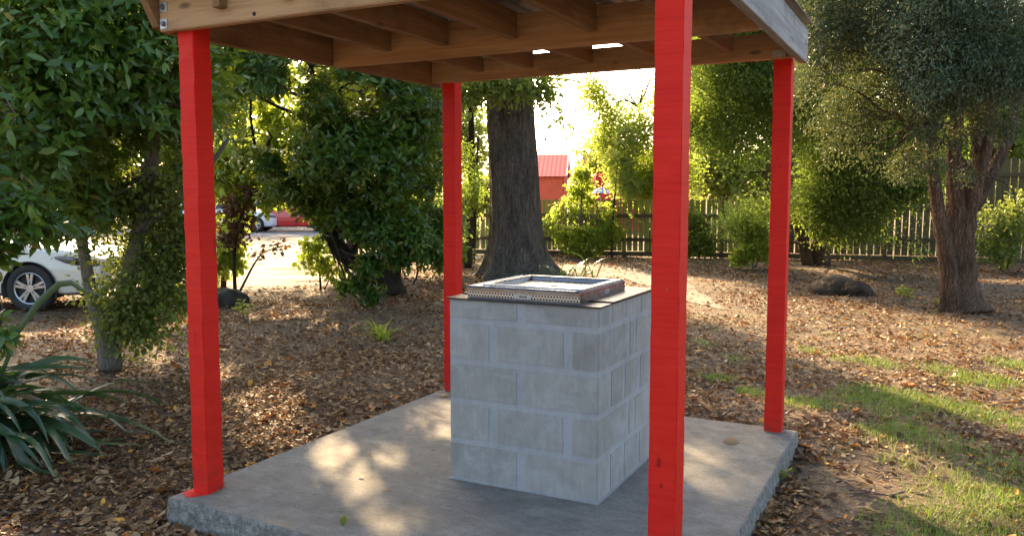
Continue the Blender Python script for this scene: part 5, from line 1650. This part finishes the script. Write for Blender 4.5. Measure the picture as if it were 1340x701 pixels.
# ------------------------------------------------------------------ cars
def car(label, loc, rz, paint, group):
    """a four-door hatchback; local x points forward, origin under the front axle's near side"""
    o = thing('parked_car', label, 'car', loc, rz, group)
    Wd = 1.70
    # stations along x: (x, half width, sill z, waist z, top-of-body z)
    ST = [(.86, .40, .30, .46, .60), (.82, .60, .24, .50, .68), (.68, .74, .21, .54, .755), (.42, .81, .20, .57, .815), (.0, .845, .20, .60, .875), (-.45, .85, .20, .62, .925),
          (-.80, .85, .20, .63, .955), (-1.6, .85, .20, .64, .965), (-2.4, .85, .20, .65, .975), (-3.0, .84, .21, .65, .975), (-3.35, .80, .25, .64, .96), (-3.50, .70, .32, .62, .90)]
    bm = bmesh.new()
    rings = []
    for x, w, z0, zw, zt in ST:
        half = [(w * .80, z0), (w * .97, z0 + .05), (w * 1.0, (z0 + zw) / 2 + .04), (w * .995, zw), (w * .96, zt - .06), (w * .88, zt - .01), (w * .45, zt + .018)]
        pts = [(-p, q) for p, q in half] + [(p, q) for p, q in half[::-1]]
        rings.append([bm.verts.new((x, -(p) + 0, q)) for p, q in pts])
    n = len(rings[0])
    for a, b in zip(rings[:-1], rings[1:]):
        for k in range(n): bm.faces.new((a[k], a[(k + 1) % n], b[(k + 1) % n], b[k]))
    bm.faces.new(rings[0]); bm.faces.new(rings[-1][::-1])
    bmesh.ops.recalc_face_normals(bm, faces=bm.faces[:])
    bmesh.ops.subdivide_edges(bm, edges=bm.edges[:], cuts=6, use_grid_fill=True)
    # wheel arches: open the flanks round each wheel and round off the edge
    AR = .352
    for x in (0, -2.58):
        dist = lambda v: math.hypot(v.co.x - x, v.co.z - .305)
        gone = [v for v in bm.verts if abs(v.co.y) > .52 and dist(v) < AR - .012]
        bmesh.ops.delete(bm, geom=gone, context='VERTS')
        for v in bm.verts:
            if v.is_boundary and abs(v.co.y) > .5 and dist(v) < AR + .11:
                d_ = dist(v)
                v.co.x = x + (v.co.x - x) / d_ * AR; v.co.z = .305 + (v.co.z - .305) / d_ * AR
    body = bm_obj('body', bm, paint, o, True)
    for x in (0, -2.58):
        for s in (-1, 1):
            bm = bmesh.new(); R_ = []
            for k in range(25):
                a = -.35 + (PI + .7) * k / 24
                R_.append([bm.verts.new((x + r * math.cos(a), s * yy, max(.17, .305 + r * math.sin(a)))) for r, yy in ((.366, .842), (.350, .846), (.345, .60), (.0, .595))])
            for a, b in zip(R_[:-1], R_[1:]):
                for i in range(3): bm.faces.new((a[i], a[i + 1], b[i + 1], b[i]))
            bm_obj('wheel_arch', bm, M['trimblack'], o, True)
    # cabin: pillars and roof
    CB = [(-.42, .74, .93, .935), (-1.05, .66, .95, 1.36), (-1.35, .62, .95, 1.44), (-2.1, .61, .96, 1.46), (-2.8, .60, .96, 1.42), (-3.1, .62, .96, 1.30), (-3.42, .68, .94, .97)]
    bm = bmesh.new(); rings = []
    for x, w, zb, zt in CB:
        half = [(.79, zb), ((.79 + w) / 2 + .02, (zb + zt) / 2), (w, zt - .03), (w * .8, zt), (w * .35, zt + .012)]
        pts = [(-p, q) for p, q in half] + [(p, q) for p, q in half[::-1]]
        rings.append([bm.verts.new((x, -p, q)) for p, q in pts])
    n = len(rings[0])
    for a, b in zip(rings[:-1], rings[1:]):
        for k in range(n): bm.faces.new((a[k], a[(k + 1) % n], b[(k + 1) % n], b[k]))
    bm.faces.new(rings[0]); bm.faces.new(rings[-1][::-1])
    bmesh.ops.recalc_face_normals(bm, faces=bm.faces[:])
    bm_obj('cabin', bm, paint, o, True)
    # glass laid 6 mm proud of the cabin

    def pane(pts, off):
        m = MB(); P = np.array(pts, float); nn = unit(np.cross(P[1] - P[0], P[2] - P[0])) * off
        V = np.concatenate([P - nn * .2, P + nn]); k = len(P)
        fl = list(range(k, 2 * k)); tot = [k]
        for i in range(k): fl += [i, (i + 1) % k, k + (i + 1) % k, k + i]; tot.append(4)
        m.add(V, fl, tot); return m.build('window', M['glass'], o)
    for s in (-1, 1):
        f = lambda y: s * y
        w1 = [(-.72, f(.802), .985), (-1.62, f(.802), 1.0), (-1.62, f(.668), 1.40), (-1.22, f(.672), 1.36)]
        w2 = [(-1.70, f(.802), 1.0), (-2.72, f(.802), 1.01), (-2.62, f(.668), 1.385), (-1.70, f(.668), 1.40)]
        for w in (w1, w2): pane(w if s < 0 else w[::-1], .010)
    pane([(-.52, -.64, .99), (-1.06, -.56, 1.36), (-1.06, .56, 1.36), (-.52, .64, .99)][::-1], .02)
    pane([(-3.40, -.60, 1.02), (-3.12, -.52, 1.30), (-3.12, .52, 1.30), (-3.40, .60, 1.02)], .02)
    # headlights, wrapped round the corner
    for s in (-1, 1):
        m = MB(); rs_ = []
        L = [(.34, .802, .715, .722), (.46, .785, .655, .745), (.60, .745, .615, .735), (.72, .675, .595, .705), (.80, .57, .585, .665)]
        V = []
        for x, yy, z0, z1 in L:
            V += [(x, s * yy, z0), (x, s * (yy + .028), (z0 + z1) / 2), (x - .004, s * (yy - .008), z1)]
        q = []
        for i in range(len(L) - 1):
            for k in range(2): q += [i * 3 + k, i * 3 + k + 1, (i + 1) * 3 + k + 1, (i + 1) * 3 + k]
        m.add(V, q, [4] * (len(q) // 4))
        h = m.build('headlight', M['lamp'], o, smooth=True)
        sm = h.modifiers.new('thick', 'SOLIDIFY'); sm.thickness = .03; sm.offset = 0
        bm = bmesh.new(); bmesh.ops.create_uvsphere(bm, u_segments=14, v_segments=8, radius=.05, matrix=Matrix.Translation((.60, s * .765, .675)))
        bm_obj('bulb_reflector', bm, M['lampdark'], h, True)
        bm = bmesh.new(); bmesh.ops.create_uvsphere(bm, u_segments=12, v_segments=8, radius=.032, matrix=Matrix.Translation((.74, s * .68, .645)) @ Matrix.Diagonal((1.5, .5, 1, 1)))
        bm_obj('indicator', M and bm, M['amber'], h, True)
    # grille and bumper opening
    m = MB(); m.box((.845, -.34, .50), (.872, .34, .575)); m.build('grille', M['trimblack'], o, bevel=.008)
    m = MB(); m.box((.80, -.42, .28), (.868, .42, .39)); m.build('bumper_opening', M['trimblack'], o, bevel=.01)
    # door gaps, as thin dark strips on the flanks
    for s in (-1, 1):
        for x in (-.62, -1.66, -2.62):
            m = MB(); m.obb((x, s * .8545, .60), (.004, 0, 0), (0, .003, 0), (0, 0, .30)); m.build('door_seam', M['trimblack'], o)
        for x in (-1.50, -2.45):
            m = MB(); m.obb((x, s * .868, .80), (.09, 0, 0), (0, .016, 0), (0, 0, .016)); m.build('door_handle', paint, o, bevel=.006)
        m = MB(); m.obb((-.78, s * .90, 1.0), (.06, 0, 0), (0, .09, 0), (0, 0, .06)); m.build('wing_mirror', paint, o, bevel=.025)
    # wheels
    for x in (0, -2.58):
        for s in (-1, 1):
            bm = bmesh.new()
            prof = [(.16, -.09), (.27, -.095), (.30, -.085), (.315, -.05), (.317, 0), (.315, .05), (.30, .085), (.27, .095), (.215, .085), (.205, .05)]
            R_ = []
            for k in range(40):
                a = 2 * PI * k / 40
                R_.append([bm.verts.new((x + r * math.cos(a), s * (.745 + w), .315 + r * math.sin(a))) for r, w in prof])
            for k in range(40):
                a, b = R_[k], R_[(k + 1) % 40]
                for i in range(len(prof) - 1): bm.faces.new((a[i], a[i + 1], b[i + 1], b[i]))
            bmesh.ops.recalc_face_normals(bm, faces=bm.faces[:])
            wh = bm_obj('wheel', bm, M['tyre'], o, True)
            m = MB()
            # rim: outer ring, hub and five split spokes
            for k in range(5):
                for off in (-.16, .16):
                    a = 2 * PI * k / 5 + off + .3
                    c = np.array([math.cos(a), 0, math.sin(a)]); tg = np.array([-math.sin(a), 0, math.cos(a)])
                    m.obb(np.array([x, s * .812, .315]) + c * .125, c * .088, (0, .010, 0), tg * .017)
            ring = [np.array([x + .205 * math.cos(2 * PI * k / 32), s * .815, .315 + .205 * math.sin(2 * PI * k / 32)]) for k in range(33)]
            m.tube(ring, .014, 6, cap=False)
            m.tube([(x, s * .79, .315), (x, s * .826, .315)], .05, 16)
            m.build('rim', M['rim'], wh)
            bm = bmesh.new(); bmesh.ops.create_cone(bm, cap_ends=True, segments=32, radius1=.205, radius2=.205, depth=.02, matrix=Matrix.Translation((x, s * .765, .315)) @ Matrix.Rotation(PI / 2, 4, 'X'))
            bm_obj('brake_disc', bm, M['trimblack'], wh)
    return o


def car_origin(near_x, near_y, rz):
    return (near_x, near_y, 0)


CARS = 'parked cars'
wx_, wy_ = at(42, 409, z=0)[:2]
car('cream car parked at the far left, its front wheel and headlight showing', (wx_, wy_ + .80, .006), 0, M['white'], CARS)
p = at(330, 300, Y=35)
car('white car parked across the road, seen through the left shelter bay', (p[0] + .2, 35.5, .004), .05, M['white2'], CARS)
p = at(376, 300, Y=35)
car('red car parked across the road behind the dark tree stems', (p[0] - 1.3, 35.8, .004), PI + .04, M['redcar'], CARS)
p = at(20, 300, Y=24)
car('white car on the driveway behind the cream one', (p[0] + .6, 22.0, .006), .5, M['white2'], CARS)

# ------------------------------------------------------------------ light, sky, camera
w = bpy.data.worlds.new('World'); S.world = w; w.use_nodes = True
nt = w.node_tree
sky = nt.nodes.new('ShaderNodeTexSky'); sky.sky_type = 'NISHITA'; sky.sun_disc = False
sky.sun_elevation = SUN_EL; sky.sun_rotation = SUN_AZ
sky.air_density = .8; sky.dust_density = 4.5; sky.ozone_density = 1.0
bg = nt.nodes['Background']; bg.inputs[1].default_value = .15
nt.links.new(mix(nt, 1.0, sky.outputs[0], (1.04, 1.0, .91), 'MULTIPLY'), bg.inputs[0])
ld = bpy.data.lights.new('sun', 'SUN'); ld.energy = 5.0; ld.angle = math.radians(.55); ld.color = (1, .71, .39)
lo = bpy.data.objects.new('sun', ld); C.objects.link(lo)
sd = Vector((math.sin(SUN_AZ) * math.cos(SUN_EL), math.cos(SUN_AZ) * math.cos(SUN_EL), math.sin(SUN_EL)))
lo.rotation_euler = sd.to_track_quat('Z', 'Y').to_euler()
lo.location = sd * 60

cd = bpy.data.cameras.new('camera'); cam = bpy.data.objects.new('camera', cd); C.objects.link(cam)
cam.location = (0, 0, CAM_Z)
cam.rotation_euler = (PI / 2 - PITCH, 0, 0)
cd.sensor_width = 36; cd.lens = 36 * FPX / 1340
cd.clip_start = .05; cd.clip_end = 2000
S.camera = cam
S.render.resolution_x, S.render.resolution_y = 1024, 535
S.view_settings.view_transform = 'Standard'
try: S.view_settings.look = 'None'
except Exception: pass
S.view_settings.exposure = 2.2
S.view_settings.gamma = 1
S.cycles.use_denoising = True
S.cycles.max_bounces = 8
S.cycles.transparent_max_bounces = 4
S.cycles.sample_clamp_indirect = 6
